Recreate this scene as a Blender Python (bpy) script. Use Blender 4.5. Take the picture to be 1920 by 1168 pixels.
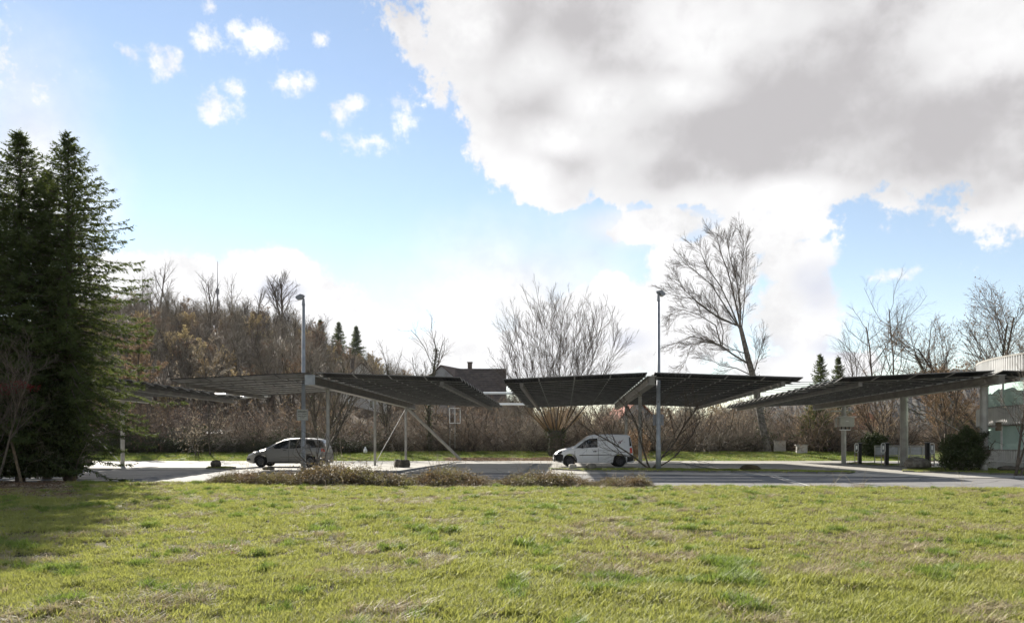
import bpy, math, random
import numpy as np
from mathutils import Vector, Matrix

for _o in list(bpy.data.objects):
    bpy.data.objects.remove(_o)
SC = bpy.context.scene
COL = SC.collection
PI = math.pi
R = math.radians

# ------------------------------------------------------------------ camera
EYE, FPX, CX, HY = 1.2, 1400.0, 960.0, 835.0
cam_d = bpy.data.cameras.new('camera')
cam_d.sensor_width = 36.0
cam_d.lens = FPX / 1920.0 * 36.0
cam_d.shift_y = (HY - 584.0) / 1920.0
cam_d.clip_start = 0.1
cam_d.clip_end = 8000
cam = bpy.data.objects.new('camera', cam_d)
cam.location = (0, 0, EYE)
cam.rotation_euler = (R(90), 0, 0)
COL.objects.link(cam)
SC.camera = cam

# ------------------------------------------------------------------ sun, sky, exposure
SUN_AZ, SUN_EL = -28.0, 30.0          # azimuth from +Y towards +X
SUN_STRENGTH, SKY_STRENGTH, EXPOSURE = 4.8, 0.055, 1.55
HAZE = 0.00004
SKY_TINT = (1.40, 1.17, 1.0)
SUN = Vector((math.sin(R(SUN_AZ)) * math.cos(R(SUN_EL)), math.cos(R(SUN_AZ)) * math.cos(R(SUN_EL)), math.sin(R(SUN_EL))))
sl = bpy.data.lights.new('sun', 'SUN')
sl.energy = SUN_STRENGTH
sl.angle = R(0.53)
sl.color = (1.0, 0.94, 0.84)
so = bpy.data.objects.new('sun', sl)
so.rotation_euler = (-SUN).to_track_quat('-Z', 'Y').to_euler()
so.location = SUN * 100
COL.objects.link(so)
SC.view_settings.view_transform = 'Standard'
SC.view_settings.look = 'None'
SC.view_settings.exposure = EXPOSURE
SC.view_settings.gamma = 1.0
SC.view_settings.use_curve_mapping = False

world = bpy.data.worlds.new('World')
SC.world = world
world.use_nodes = True


class NT:
    """small helper for wiring node trees"""
    def __init__(s, nt):
        s.t = nt
        s.n = nt.nodes
        s.l = nt.links

    def add(s, typ, **kw):
        nd = s.n.new(typ)
        for k, v in kw.items():
            setattr(nd, k, v)
        return nd

    def put(s, sock, v):
        if isinstance(v, bpy.types.NodeSocket):
            s.l.new(v, sock)
        elif v is not None:
            if isinstance(v, (tuple, list)) and len(v) == 3 and sock.type == 'RGBA':
                v = (*v, 1)
            sock.default_value = v

    def math(s, op, a, b=None, c=None, clamp=False):
        nd = s.add('ShaderNodeMath', operation=op, use_clamp=clamp)
        for i, v in enumerate((a, b, c)):
            if v is not None:
                s.put(nd.inputs[i], v)
        return nd.outputs[0]

    def vmath(s, op, a, b=None, c=None):
        nd = s.add('ShaderNodeVectorMath', operation=op)
        for i, v in enumerate((a, b, c)):
            if v is not None:
                s.put(nd.inputs[i], v)
        return nd.outputs['Value'] if op in ('LENGTH', 'DOT_PRODUCT') else nd.outputs[0]

    def ramp(s, v, lo, hi, a=0.0, b=1.0, smooth=True):
        nd = s.add('ShaderNodeMapRange', interpolation_type='SMOOTHSTEP' if smooth else 'LINEAR')
        for k, x in zip(('Value', 'From Min', 'From Max', 'To Min', 'To Max'), (v, lo, hi, a, b)):
            s.put(nd.inputs[k], x)
        return nd.outputs[0]

    def mix(s, f, a, b, blend='MIX'):
        nd = s.add('ShaderNodeMix', data_type='RGBA', blend_type=blend)
        s.put(nd.inputs[0], f)
        s.put(nd.inputs[6], a)
        s.put(nd.inputs[7], b)
        return nd.outputs[2]

    def noise(s, vec, scale, detail=3.0, rough=0.5, dist=0.0):
        nd = s.add('ShaderNodeTexNoise')
        if vec is not None:
            s.put(nd.inputs['Vector'], vec)
        nd.inputs['Scale'].default_value = scale
        nd.inputs['Detail'].default_value = detail
        nd.inputs['Roughness'].default_value = rough
        nd.inputs['Distortion'].default_value = dist
        return nd.outputs[0]


def build_sky():
    w = NT(world.node_tree)
    w.n.clear()
    out = w.add('ShaderNodeOutputWorld')
    bg = w.add('ShaderNodeBackground')
    bg.inputs['Strength'].default_value = SKY_STRENGTH
    w.l.new(bg.outputs[0], out.inputs[0])
    sky = w.add('ShaderNodeTexSky', sky_type='NISHITA', sun_disc=False)
    sky.sun_elevation = R(SUN_EL)
    sky.sun_rotation = R(SUN_AZ)
    sky.altitude = 250
    sky.air_density = 1.0
    sky.dust_density = 0.0
    sky.ozone_density = 2.0
    tc = w.add('ShaderNodeTexCoord')
    d = tc.outputs['Generated']
    sep = w.add('ShaderNodeSeparateXYZ')
    w.l.new(d, sep.inputs[0])
    az = w.math('ARCTAN2', sep.outputs[0], sep.outputs[1])
    el = w.math('ARCSINE', sep.outputs[2])
    cmb = w.add('ShaderNodeCombineXYZ')
    w.put(cmb.inputs[0], az)
    w.put(cmb.inputs[1], el)
    p = cmb.outputs[0]

    def ae(px, py):
        a = math.atan((px - CX) / FPX)
        return a, math.atan((HY - py) / FPX * math.cos(a))

    def field(blobs, k=1.0):
        acc = None
        for (px, py, rx, ry) in blobs:
            rx, ry = rx * k, ry * k
            a, e = ae(px, py)
            sx, sy = FPX / rx, FPX / ry
            v = w.vmath('MULTIPLY_ADD', p, (sx, sy, 0), (-a * sx, -e * sy, 0))
            L = w.vmath('LENGTH', v)
            f = w.math('SUBTRACT', 1.0, L)
            acc = f if acc is None else w.math('SMOOTH_MAX', acc, f, 0.25)
        return acc

    # noises on the direction itself
    n1 = w.noise(d, 6.0, 6.0, 0.62)
    n2 = w.noise(d, 22.0, 5.0, 0.68)
    n3 = w.noise(w.vmath('MULTIPLY', d, (1, 1, 1.5)), 4.0, 4.0, 0.5)
    big = [(1500, 120, 560, 260), (1150, 60, 330, 210), (1800, 205, 420, 135), (1330, 250, 340, 130), (1010, 210, 170, 150),
           (1050, 300, 130, 90), (2200, 140, 500, 170), (1500, -250, 900, 260), (2600, 110, 600, 180), (940, 60, 160, 130),
           (1260, 320, 200, 70)]
    small = [(240, 105, 40, 40), (318, 112, 54, 44), (388, 75, 42, 44), (495, 75, 62, 46), (440, 50, 36, 28), (400, 195, 60, 44), (438, 168, 40, 28),
             (560, 160, 62, 36), (640, 222, 44, 28), (690, 264, 72, 32), (757, 230, 56, 42), (820, 140, 46, 44), (830, 190, 36, 32),
             (608, 252, 30, 18), (660, 200, 36, 20), (915, 325, 20, 20), (595, 70, 30, 22), (395, 12, 26, 34),
             (1665, 517, 72, 24), (1580, 590, 70, 34), (1545, 495, 34, 20), (30, 150, 130, 90), (-60, 200, 160, 100),
             (1500, 400, 110, 24)]
    low = [(500, 520, 90, 55), (350, 530, 130, 60), (560, 575, 140, 85), (250, 560, 120, 80), (650, 620, 110, 60), (420, 600, 260, 80),
           (1330, 500, 130, 70), (1180, 620, 330, 110), (1480, 490, 80, 45), (1490, 590, 90, 90),
           (1420, 440, 120, 40), (1240, 420, 110, 40), (1000, 670, 420, 60), (1500, 690, 160, 30)]
    glow = [(960, 560, 330, 200), (60, 360, 170, 330), (1240, 420, 260, 60)]
    lit = [(1130, 190, 150, 60), (1040, 260, 150, 60), (1280, 170, 130, 40), (880, 60, 100, 110), (980, 330, 120, 70), (1000, 130, 110, 60), (1480, 370, 120, 40), (1560, 420, 200, 40)]
    fb, fs, fl, fg, ft = field(big), field(small, .80), field(low), field(glow), field(lit)
    c1 = w.math('SUBTRACT', n1, 0.5)
    c2 = w.math('SUBTRACT', n2, 0.5)
    edge = w.math('ADD', w.math('MULTIPLY', c1, 1.0), w.math('MULTIPLY', c2, 0.95))
    mb = w.ramp(w.math('ADD', fb, edge), 0.0, 0.14)
    ms = w.math('MULTIPLY', w.ramp(w.math('ADD', fs, w.math('ADD', w.math('MULTIPLY', c2, 4.2), w.math('MULTIPLY', c1, 1.2))), 0.25, 1.15), 0.9)
    ml = w.ramp(w.math('ADD', fl, edge), -0.02, 0.25)
    mg = w.ramp(w.math('ADD', fg, w.math('MULTIPLY', c1, 0.7)), -0.02, 1.0)
    # the same broken cumulus goes on over the rest of the sky
    zz = w.math('ADD', w.math('MAXIMUM', sep.outputs[2], 0.0), 0.22)
    pv = w.vmath('DIVIDE', d, None)
    cz = w.add('ShaderNodeCombineXYZ')
    for i in range(3):
        w.put(cz.inputs[i], zz)
    w.l.new(cz.outputs[0], pv.node.inputs[1])
    nb = w.noise(pv, 1.9, 4.0, 0.6)
    absaz = w.math('ABSOLUTE', az)
    away = w.math('MAXIMUM', w.ramp(absaz, 0.75, 1.05), w.ramp(el, 0.62, 0.85))
    mo = w.math('MULTIPLY', w.ramp(nb, 0.47, 0.58), away)
    m = w.math('MAXIMUM', w.math('MAXIMUM', mb, ms), w.math('MAXIMUM', ml, w.math('MAXIMUM', mg, mo)))
    # cloud colour: bright rims, grey bellies where the cloud is thick
    core = w.math('ADD', w.math('MULTIPLY', fb, 0.8), w.math('ADD', w.math('MULTIPLY', w.math('SUBTRACT', n3, 0.5), 2.6), w.math('ADD', w.math('MULTIPLY', c1, 1.5), w.math('MULTIPLY', c2, 0.7))))
    thick = w.ramp(core, -0.10, 0.75)
    hole = w.math('MULTIPLY', 0.9, w.ramp(w.math('ADD', ft, w.math('ADD', w.math('MULTIPLY', w.math('SUBTRACT', n3, 0.5), 1.8), w.math('MULTIPLY', c1, 1.3))), -0.05, 0.85))
    thick = w.math('MULTIPLY', thick, w.math('SUBTRACT', 1.0, w.math('MULTIPLY', hole, 0.95)))
    lowgrey = field([(1535, 540, 80, 65), (1560, 650, 60, 30), (535, 545, 60, 26), (1180, 640, 70, 36), (1440, 650, 70, 50)])
    tg = w.ramp(w.math('ADD', lowgrey, w.math('ADD', w.math('MULTIPLY', c1, 2.0), w.math('MULTIPLY', c2, .8))), 0.0, 1.1)
    K = 1.0 / SKY_STRENGTH / (2 ** EXPOSURE)
    wob = w.ramp(w.math('ADD', w.math('MULTIPLY', n1, .6), w.math('MULTIPLY', n2, .4)), 0.32, 0.66, 0.80, 1.10)
    white = w.vmath('MULTIPLY', (1.04 * K, 1.035 * K, 1.04 * K), None)
    wc = w.add('ShaderNodeCombineXYZ')
    for i in range(3):
        w.put(wc.inputs[i], wob)
    w.l.new(wc.outputs[0], white.node.inputs[1])
    col = w.mix(thick, white, (0.57 * K, 0.553 * K, 0.562 * K))
    col = w.mix(w.math('MULTIPLY', tg, 0.8), col, (0.70 * K, 0.73 * K, 0.84 * K))
    base = w.mix(1.0, sky.outputs[0], SKY_TINT, 'MULTIPLY')
    final = w.mix(m, base, col)
    w.l.new(final, bg.inputs['Color'])


build_sky()
world.cycles.sampling_method = 'MANUAL'
world.cycles.sample_map_resolution = 512


# ------------------------------------------------------------------ helpers
def P(px, py, d):
    """point at distance d (metres along the view) seen in direction px,py"""
    return Vector(((px - CX) / FPX * d, d, EYE + (HY - py) / FPX * d))


def X(px, d):
    return (px - CX) / FPX * d


def np_mesh(name, V, polys):
    """V (n,3) array; polys: list of (m,k) int arrays"""
    me = bpy.data.meshes.new(name)
    V = np.asarray(V, dtype=np.float32)
    polys = [np.asarray(q, dtype=np.int32) for q in polys if len(q)]
    me.vertices.add(len(V))
    me.vertices.foreach_set('co', V.ravel())
    nl = sum(q.size for q in polys)
    npoly = sum(len(q) for q in polys)
    me.loops.add(nl)
    me.polygons.add(npoly)
    me.loops.foreach_set('vertex_index', np.concatenate([q.ravel() for q in polys]))
    starts, s = [], 0
    for q in polys:
        starts.append(s + np.arange(len(q), dtype=np.int32) * q.shape[1])
        s += q.size
    me.polygons.foreach_set('loop_start', np.concatenate(starts))
    me.update(calc_edges=True)
    return me


class MB:
    """collects simple solids into one mesh"""
    def __init__(s):
        s.v = []
        s.f = []

    def add(s, vs, fs):
        o = len(s.v)
        s.v += [tuple(v) for v in vs]
        s.f += [tuple(i + o for i in f) for f in fs]
        return s

    def box(s, c, size, rot=None, bevel=0.0):
        hx, hy, hz = size[0] / 2, size[1] / 2, size[2] / 2
        vs = [Vector((x, y, z)) for x in (-hx, hx) for y in (-hy, hy) for z in (-hz, hz)]
        if rot is not None:
            vs = [rot @ v for v in vs]
        vs = [v + Vector(c) for v in vs]
        return s.add(vs, [(0, 1, 3, 2), (4, 6, 7, 5), (0, 4, 5, 1), (2, 3, 7, 6), (0, 2, 6, 4), (1, 5, 7, 3)])

    def tube(s, pts, rad, n=8, caps=True):
        pts = [Vector(p) for p in pts]
        if not isinstance(rad, (list, tuple)):
            rad = [rad] * len(pts)
        o = len(s.v)
        a = None
        for i, p in enumerate(pts):
            d = (pts[min(i + 1, len(pts) - 1)] - pts[max(i - 1, 0)]).normalized()
            if a is None:
                a = d.orthogonal().normalized()
            else:
                a = (a - d * a.dot(d)).normalized()
            b = d.cross(a)
            for k in range(n):
                t = 2 * PI * k / n
                s.v.append(tuple(p + (a * math.cos(t) + b * math.sin(t)) * rad[i]))
        for i in range(len(pts) - 1):
            for k in range(n):
                k2 = (k + 1) % n
                s.f.append((o + i * n + k, o + i * n + k2, o + (i + 1) * n + k2, o + (i + 1) * n + k))
        if caps:
            s.f.append(tuple(o + k for k in range(n))[::-1])
            s.f.append(tuple(o + (len(pts) - 1) * n + k for k in range(n)))
        return s

    def beam(s, p, q, w, h, up=(0, 0, 1)):
        p, q = Vector(p), Vector(q)
        d = (q - p).normalized()
        sd = d.cross(Vector(up)).normalized()
        u = sd.cross(d)
        vs = [pp + sd * a * w / 2 + u * b * h / 2 for pp in (p, q) for a in (-1, 1) for b in (-1, 1)]
        return s.add(vs, [(0, 2, 3, 1), (4, 5, 7, 6), (0, 1, 5, 4), (2, 6, 7, 3), (0, 4, 6, 2), (1, 3, 7, 5)])

    def lathe(s, prof, n=16, c=(0, 0, 0), axis='Z'):
        o = len(s.v)
        for (r, z) in prof:
            for k in range(n):
                t = 2 * PI * k / n
                if axis == 'Z':
                    v = (c[0] + r * math.cos(t), c[1] + r * math.sin(t), c[2] + z)
                else:
                    v = (c[0] + r * math.cos(t), c[1] + z, c[2] + r * math.sin(t))
                s.v.append(v)
        for i in range(len(prof) - 1):
            for k in range(n):
                k2 = (k + 1) % n
                s.f.append((o + i * n + k, o + i * n + k2, o + (i + 1) * n + k2, o + (i + 1) * n + k))
        return s

    def prism(s, poly, depth, fn):
        """poly: 2-D outline, fn(u, v, w) -> 3-D; w in (0, depth)"""
        n = len(poly)
        vs = [fn(u, v, 0) for u, v in poly] + [fn(u, v, depth) for u, v in poly]
        fs = [tuple(range(n))[::-1], tuple(range(n, 2 * n))]
        fs += [(i, (i + 1) % n, n + (i + 1) % n, n + i) for i in range(n)]
        return s.add(vs, fs)

    def mesh(s, name):
        me = bpy.data.meshes.new(name)
        me.from_pydata(s.v, [], s.f)
        me.update()
        return me


def put(name, me, mat=None, parent=None, loc=None, rotz=None, smooth=False):
    if isinstance(me, MB):
        me = me.mesh(name)
    if mat is not None and not me.materials:
        me.materials.append(mat)
    if smooth:
        me.polygons.foreach_set('use_smooth', [True] * len(me.polygons))
    o = bpy.data.objects.new(name, me)
    COL.objects.link(o)
    if parent is not None:
        o.parent = parent
    if loc is not None:
        o.location = loc
    if rotz is not None:
        o.rotation_euler = (0, 0, rotz)
    return o


def tag(o, label=None, cat=None, group=None, kind=None):
    if label:
        o['label'] = label
    if cat:
        o['category'] = cat
    if group:
        o['group'] = group
    if kind:
        o['kind'] = kind
    return o


def thing(name, label, cat, loc=(0, 0, 0), rotz=0.0, group=None):
    o = bpy.data.objects.new(name, None)
    o.empty_display_size = 0.2
    COL.objects.link(o)
    o.location = loc
    o.rotation_euler = (0, 0, rotz)
    return tag(o, label, cat, group)


# ------------------------------------------------------------------ materials
def material(name, c1, c2=None, scale=4.0, rough=0.75, spec=0.3, bump=0.0, bscale=30.0, metal=0.0, detail=5.0,
             trans=0.0, lo=0.35, hi=0.65, rnd=0.0, coord='Object', tcol=None, c3=None, scale3=1.0, lo3=.5, hi3=.7):
    m = bpy.data.materials.new(name)
    m.use_nodes = True
    t = NT(m.node_tree)
    b = t.n['Principled BSDF']
    out = t.n['Material Output']
    b.inputs['Roughness'].default_value = rough
    b.inputs['Specular IOR Level'].default_value = spec
    b.inputs['Metallic'].default_value = metal
    tc = t.add('ShaderNodeTexCoord')
    if coord == 'World':
        vec = t.add('ShaderNodeNewGeometry').outputs['Position']
    else:
        vec = tc.outputs[coord]
    col = None
    if c2 is not None:
        nz = t.noise(vec, scale, detail)
        col = t.mix(t.ramp(nz, lo, hi), c1, c2)
    if c3 is not None:
        n3 = t.noise(vec, scale3, 4.0)
        col = t.mix(t.ramp(n3, lo3, hi3), col if col is not None else c1, c3)
    if rnd:
        oi = t.add('ShaderNodeObjectInfo')
        hs = t.add('ShaderNodeHueSaturation')
        t.put(hs.inputs['Color'], col if col is not None else c1)
        t.put(hs.inputs['Value'], t.ramp(oi.outputs['Random'], 0, 1, 1 - rnd, 1 + rnd, False))
        t.put(hs.inputs['Hue'], t.ramp(oi.outputs['Random'], 0, 1, 0.5 - rnd * .04, 0.5 + rnd * .04, False))
        col = hs.outputs[0]
    t.put(b.inputs['Base Color'], col if col is not None else c1)
    if bump:
        bn = t.add('ShaderNodeBump')
        bn.inputs['Strength'].default_value = bump
        bn.inputs['Distance'].default_value = 0.02
        t.put(bn.inputs['Height'], t.noise(vec, bscale, 6.0))
        t.l.new(bn.outputs[0], b.inputs['Normal'])
    if trans:
        tr = t.add('ShaderNodeBsdfTranslucent')
        t.put(tr.inputs['Color'], tcol if tcol is not None else (col if col is not None else c1))
        mx = t.add('ShaderNodeMixShader')
        mx.inputs[0].default_value = trans
        t.l.new(b.outputs[0], mx.inputs[1])
        t.l.new(tr.outputs[0], mx.inputs[2])
        t.l.new(mx.outputs[0], out.inputs[0])
    return m


M = {}
M['bark'] = material('bark', (.115, .095, .075), (.06, .05, .04), 6, .9, .2, .5, 25, coord='World')
M['bark_grey'] = material('bark_grey', (.20, .18, .155), (.09, .08, .07), 5, .9, .2, .5, 20, coord='World')
M['twig'] = material('twig', (.215, .185, .14), (.115, .098, .074), 1.3, .85, .25, rnd=.25, coord='World', c3=(.08, .068, .055), scale3=.035, lo3=.50, hi3=.66)
M['twig_grey'] = material('twig_grey', (.26, .225, .185), (.17, .145, .12), 1.0, .85, .25, rnd=.15, coord='World')
M['twig_red'] = material('twig_red', (.215, .16, .12), (.125, .092, .072), 1.5, .85, .25, rnd=.2, coord='World')
M['twig_dark'] = material('twig_dark', (.12, .095, .075), (.075, .06, .048), 1.0, .85, .25, rnd=.15, coord='World')
M['willow'] = material('willow', (.32, .225, .12), (.20, .14, .08), 1.5, .8, .25, coord='World')
M['leaf_brown'] = material('leaf_brown', (.25, .165, .10), (.16, .105, .068), 2.0, .7, .3, trans=.3, coord='World', rnd=.2)
M['leaf_pale'] = material('leaf_pale', (.36, .30, .22), (.22, .17, .12), 3.0, .85, .15, trans=.3, coord='World', rnd=.2)
M['leaf_yellow'] = material('leaf_yellow', (.42, .33, .17), (.32, .25, .13), 1.0, .7, .3, trans=.35, coord='World', rnd=.25)
M['leaf_green'] = material('leaf_green', (.05, .08, .018), (.09, .115, .03), 3.0, .65, .25, trans=.25, coord='World', rnd=.2, tcol=(.14, .2, .03))
M['leaf_dark'] = material('leaf_dark', (.035, .05, .018), (.06, .075, .028), 3.0, .7, .2, trans=.1, coord='World', rnd=.2)
M['leaf_red'] = material('leaf_red', (.20, .03, .025), (.12, .02, .02), 3.0, .6, .3, trans=.3, coord='World')
M['leaf_bramble'] = material('leaf_bramble', (.17, .16, .05), (.17, .11, .05), 1.1, .55, .45, trans=.35, coord='World', rnd=.3)
M['needle'] = material('needle', (.035, .052, .020), (.065, .085, .03), 1.2, .8, .15, trans=.22, coord='World', tcol=(.16, .20, .05))
M['steel'] = material('steel', (.34, .33, .30), (.26, .25, .23), 2.5, .5, .5, .05, 40, metal=.25, coord='World')
M['beam_paint'] = material('beam_paint', (.15, .14, .118), (.11, .10, .088), 2.0, .55, .4, .05, 30, metal=.1, coord='World')
M['pole'] = material('pole', (.30, .32, .34), (.23, .245, .26), 3.0, .5, .5, metal=.2, coord='World')
M['plate_grey'] = material('plate_grey', (.22, .23, .26), (.18, .19, .21), 6, .5, .4)
M['white'] = material('white', (.78, .78, .77), (.68, .68, .66), 5, .5, .4)
M['white_pipe'] = material('white_pipe', (.8, .8, .78), None, rough=.3, spec=.5)
M['sign_face'] = material('sign_face', (.42, .42, .38), (.34, .34, .31), 8, .6, .4)
M['black'] = material('black', (.012, .012, .012), None, rough=.5)
M['rubber'] = material('rubber', (.014, .014, .014), (.03, .03, .03), 8, .85, .2)
M['stone'] = material('stone', (.24, .22, .19), (.12, .11, .09), 5, .9, .2, .8, 14, coord='World')
M['stone_dark'] = material('stone_dark', (.12, .105, .085), (.06, .055, .045), 6, .9, .2, .8, 14, coord='World')
M['concrete'] = material('concrete', (.33, .32, .29), (.25, .24, .215), 3, .85, .25, .3, 30, coord='World')
M['wood'] = material('wood', (.16, .12, .075), (.09, .07, .05), 7, .85, .2, .3, 30, coord='World')
M['soil'] = material('soil', (.095, .075, .045), (.055, .042, .026), 3, .95, .1, .6, 20, coord='World')


def asphalt(name, c1, c2, rough):
    m = material(name, c1, c2, 0.6, rough, .15, coord='World', detail=8)
    t = NT(m.node_tree)
    b = t.n['Principled BSDF']
    pos = t.add('ShaderNodeNewGeometry').outputs['Position']
    src = b.inputs['Base Color'].links[0].from_socket
    fine = t.noise(pos, 45, 4, .7)
    c = t.mix(t.ramp(fine, .3, .75, 0, .55), src, tuple(x * 1.7 for x in c1))
    # oil drips and patches with their own shape
    blot = t.ramp(t.noise(pos, .9, 5, .6, .6), .60, .68, 0, .5)
    c = t.mix(blot, c, tuple(x * .55 for x in c1))
    # thin cracks
    vo = t.add('ShaderNodeTexVoronoi', feature='DISTANCE_TO_EDGE')
    warp = t.vmath('ADD', pos, t.vmath('MULTIPLY', t.add('ShaderNodeTexNoise').outputs['Color'], (.6, .6, 0)))
    t.put(vo.inputs['Vector'], warp)
    vo.inputs['Scale'].default_value = .28
    c = t.mix(t.ramp(vo.outputs['Distance'], .002, .008, .6, 0), c, tuple(x * .3 for x in c1))
    t.put(b.inputs['Base Color'], c)
    bn = t.add('ShaderNodeBump')
    bn.inputs['Strength'].default_value = .35
    bn.inputs['Distance'].default_value = .01
    t.put(bn.inputs['Height'], fine)
    t.l.new(bn.outputs[0], b.inputs['Normal'])
    return m


M['asphalt'] = asphalt('asphalt', (.135, .132, .13), (.165, .161, .155), .85)
M['paving'] = asphalt('paving', (.22, .212, .195), (.27, .26, .235), .88)
M['tar'] = material('tar', (.03, .03, .03), (.05, .048, .045), 5, .8, .2, coord='World')
M['paint'] = material('paint', (.55, .54, .50), (.3, .3, .28), 2.5, .7, .3, coord='World')
M['meadow'] = material('meadow', (.06, .06, .024), (.085, .072, .036), .8, .95, .1, .7, 12, coord='World', c3=(.10, .075, .04), scale3=.5, lo3=.52, hi3=.66)
M['bank'] = material('bank', (.085, .115, .025), (.12, .13, .04), .7, .95, .1, .8, 10, coord='World', c3=(.13, .085, .05), scale3=.25, lo3=.58, hi3=.68)
M['wood_floor'] = material('wood_floor', (.10, .07, .045), (.06, .045, .03), .15, .95, .1, .6, 2, coord='World')
M['far_wood'] = material('far_wood', (.05, .055, .045), (.07, .06, .05), .02, .95, .1, 1.0, .3, coord='World')


def grass_mat(name, ca, cb, tc, patch, lo, hi, fac=.36):
    m = bpy.data.materials.new(name)
    m.use_nodes = True
    t = NT(m.node_tree)
    b = t.n['Principled BSDF']
    pos = t.add('ShaderNodeNewGeometry').outputs['Position']
    oi = t.add('ShaderNodeObjectInfo')
    c = t.mix(oi.outputs['Random'], ca, cb)
    c = t.mix(t.ramp(t.noise(pos, .55, 4), lo, hi, 0, .75), c, patch)
    c = t.mix(t.ramp(t.noise(pos, .16, 3), .40, .64, 0, .18), c, (cb[0] * .72, cb[1] * .86, cb[2] * .7))
    t.put(b.inputs['Base Color'], c)
    b.inputs['Roughness'].default_value = .6
    b.inputs['Specular IOR Level'].default_value = .25
    tr = t.add('ShaderNodeBsdfTranslucent')
    t.put(tr.inputs['Color'], t.mix(.5, c, tc))
    mx = t.add('ShaderNodeMixShader')
    mx.inputs[0].default_value = fac
    t.l.new(b.outputs[0], mx.inputs[1])
    t.l.new(tr.outputs[0], mx.inputs[2])
    t.l.new(mx.outputs[0], t.n['Material Output'].inputs[0])
    return m


M['grass'] = grass_mat('grass', (.225, .245, .055), (.295, .29, .09), (.43, .45, .10), (.31, .29, .12), .55, .75)
M['grass_lush'] = grass_mat('grass_lush', (.12, .175, .035), (.17, .22, .045), (.28, .38, .06), (.17, .2, .05), .5, .7)
M['straw'] = grass_mat('straw', (.30, .25, .15), (.37, .31, .20), (.36, .3, .17), (.26, .19, .11), .5, .7, .3)


# ------------------------------------------------------------------ vegetation builders
def segs_mesh(name, segs, n):
    """straight tapered pieces (p, q, r0, r1) -> one mesh"""
    A = np.array([[*s[0], *s[1], s[2], s[3]] for s in segs], dtype=np.float64)
    S, E, r0, r1 = A[:, :3], A[:, 3:6], A[:, 6:7], A[:, 7:8]
    d = E - S
    d /= np.linalg.norm(d, axis=1, keepdims=True) + 1e-9
    ref = np.where(np.abs(d[:, 2:3]) > .9, np.array([[1., 0, 0]]), np.array([[0, 0, 1.]]))
    a = np.cross(d, ref)
    a /= np.linalg.norm(a, axis=1, keepdims=True) + 1e-9
    b = np.cross(d, a)
    m = len(S)
    V = np.empty((m, 2 * n, 3))
    for k in range(n):
        t = 2 * PI * k / n
        o = a * math.cos(t) + b * math.sin(t)
        V[:, k] = S + o * r0
        V[:, n + k] = E + o * r1
    base = (np.arange(m) * 2 * n)[:, None]
    F = []
    for k in range(n):
        k2 = (k + 1) % n
        F.append(np.concatenate([base + k, base + k2, base + n + k2, base + n + k], axis=1))
    return np_mesh(name, V.reshape(-1, 3), [np.concatenate(F)])


def leaf_arrays(C, size, rs, flat=0.0, asp=.55):
    """diamond leaves at centres C (n,3)"""
    n = len(C)
    u = rs.normal(size=(n, 3))
    u[:, 2] *= (1 - flat)
    u /= np.linalg.norm(u, axis=1, keepdims=True)
    w = rs.normal(size=(n, 3))
    v = np.cross(u, w)
    v /= np.linalg.norm(v, axis=1, keepdims=True) + 1e-9
    s = (size * rs.uniform(.6, 1.4, n))[:, None]
    nn = np.cross(u, v) * s * .18
    V = np.stack([C - u * s * .5, C + v * s * asp * .5 + nn, C + u * s * .5, C - v * s * asp * .5 + nn], axis=1)
    F = (np.arange(n) * 4)[:, None] + np.array([[0, 1, 2, 3]])
    return V.reshape(-1, 3), F


def leaf_mesh(name, C, size, rs, flat=0.0, asp=.55):
    V, F = leaf_arrays(np.asarray(C, dtype=np.float64), size, rs, flat, asp)
    return np_mesh(name, V, [F])


def rot_about(d, ang, azi):
    a = d.orthogonal().normalized()
    b = d.cross(a)
    side = a * math.cos(azi) + b * math.sin(azi)
    return (d * math.cos(ang) + side * math.sin(ang)).normalized()


def grow(out, rng, p, d, L, r, lvl, cfg, tips=None):
    nl = len(cfg)
    c = cfg[lvl]
    n = c['seg']
    pts = [(p.copy(), r, d.copy())]
    tap = c.get('tap', .35)
    for i in range(n):
        d = (d + Vector((rng.gauss(0, 1), rng.gauss(0, 1), rng.gauss(0, 1))) * c.get('wob', .12) + Vector((0, 0, 1)) * c.get('up', .05)).normalized()
        q = p + d * (L / n)
        r1 = r * (1 - (1 - tap) / n * 1.0)if n > 1 else r * tap
        out[lvl].append((p.copy(), q.copy(), r, r1))
        p, r = q, r1
        pts.append((p.copy(), r, d.copy()))
    if tips is not None and lvl == nl - 1:
        tips.append(p.copy())
    if lvl + 1 < nl:
        k = c['n']
        for j in range(k):
            t = c['t0'] + (1 - c['t0']) * (j + rng.random()) / k
            f = t * n
            i = min(int(f), n - 1)
            u = f - i
            pp = pts[i][0].lerp(pts[i + 1][0], u)
            rr = pts[i][1] * (1 - u) + pts[i + 1][1] * u
            dd = pts[i][2].lerp(pts[i + 1][2], u).normalized()
            a = R(c['ang'] * rng.uniform(.7, 1.25))
            cd = rot_about(dd, a, rng.random() * 2 * PI)
            if c.get('lift'):
                cd = (cd + Vector((0, 0, c['lift']))).normalized()
            cl = L * c['ratio'] * rng.uniform(.7, 1.2) * (1.15 - c.get('fall', .6) * t)
            grow(out, rng, pp, cd, cl, max(rr * c.get('rr', .55), c.get('rmin', .004)), lvl + 1, cfg, tips)


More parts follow.
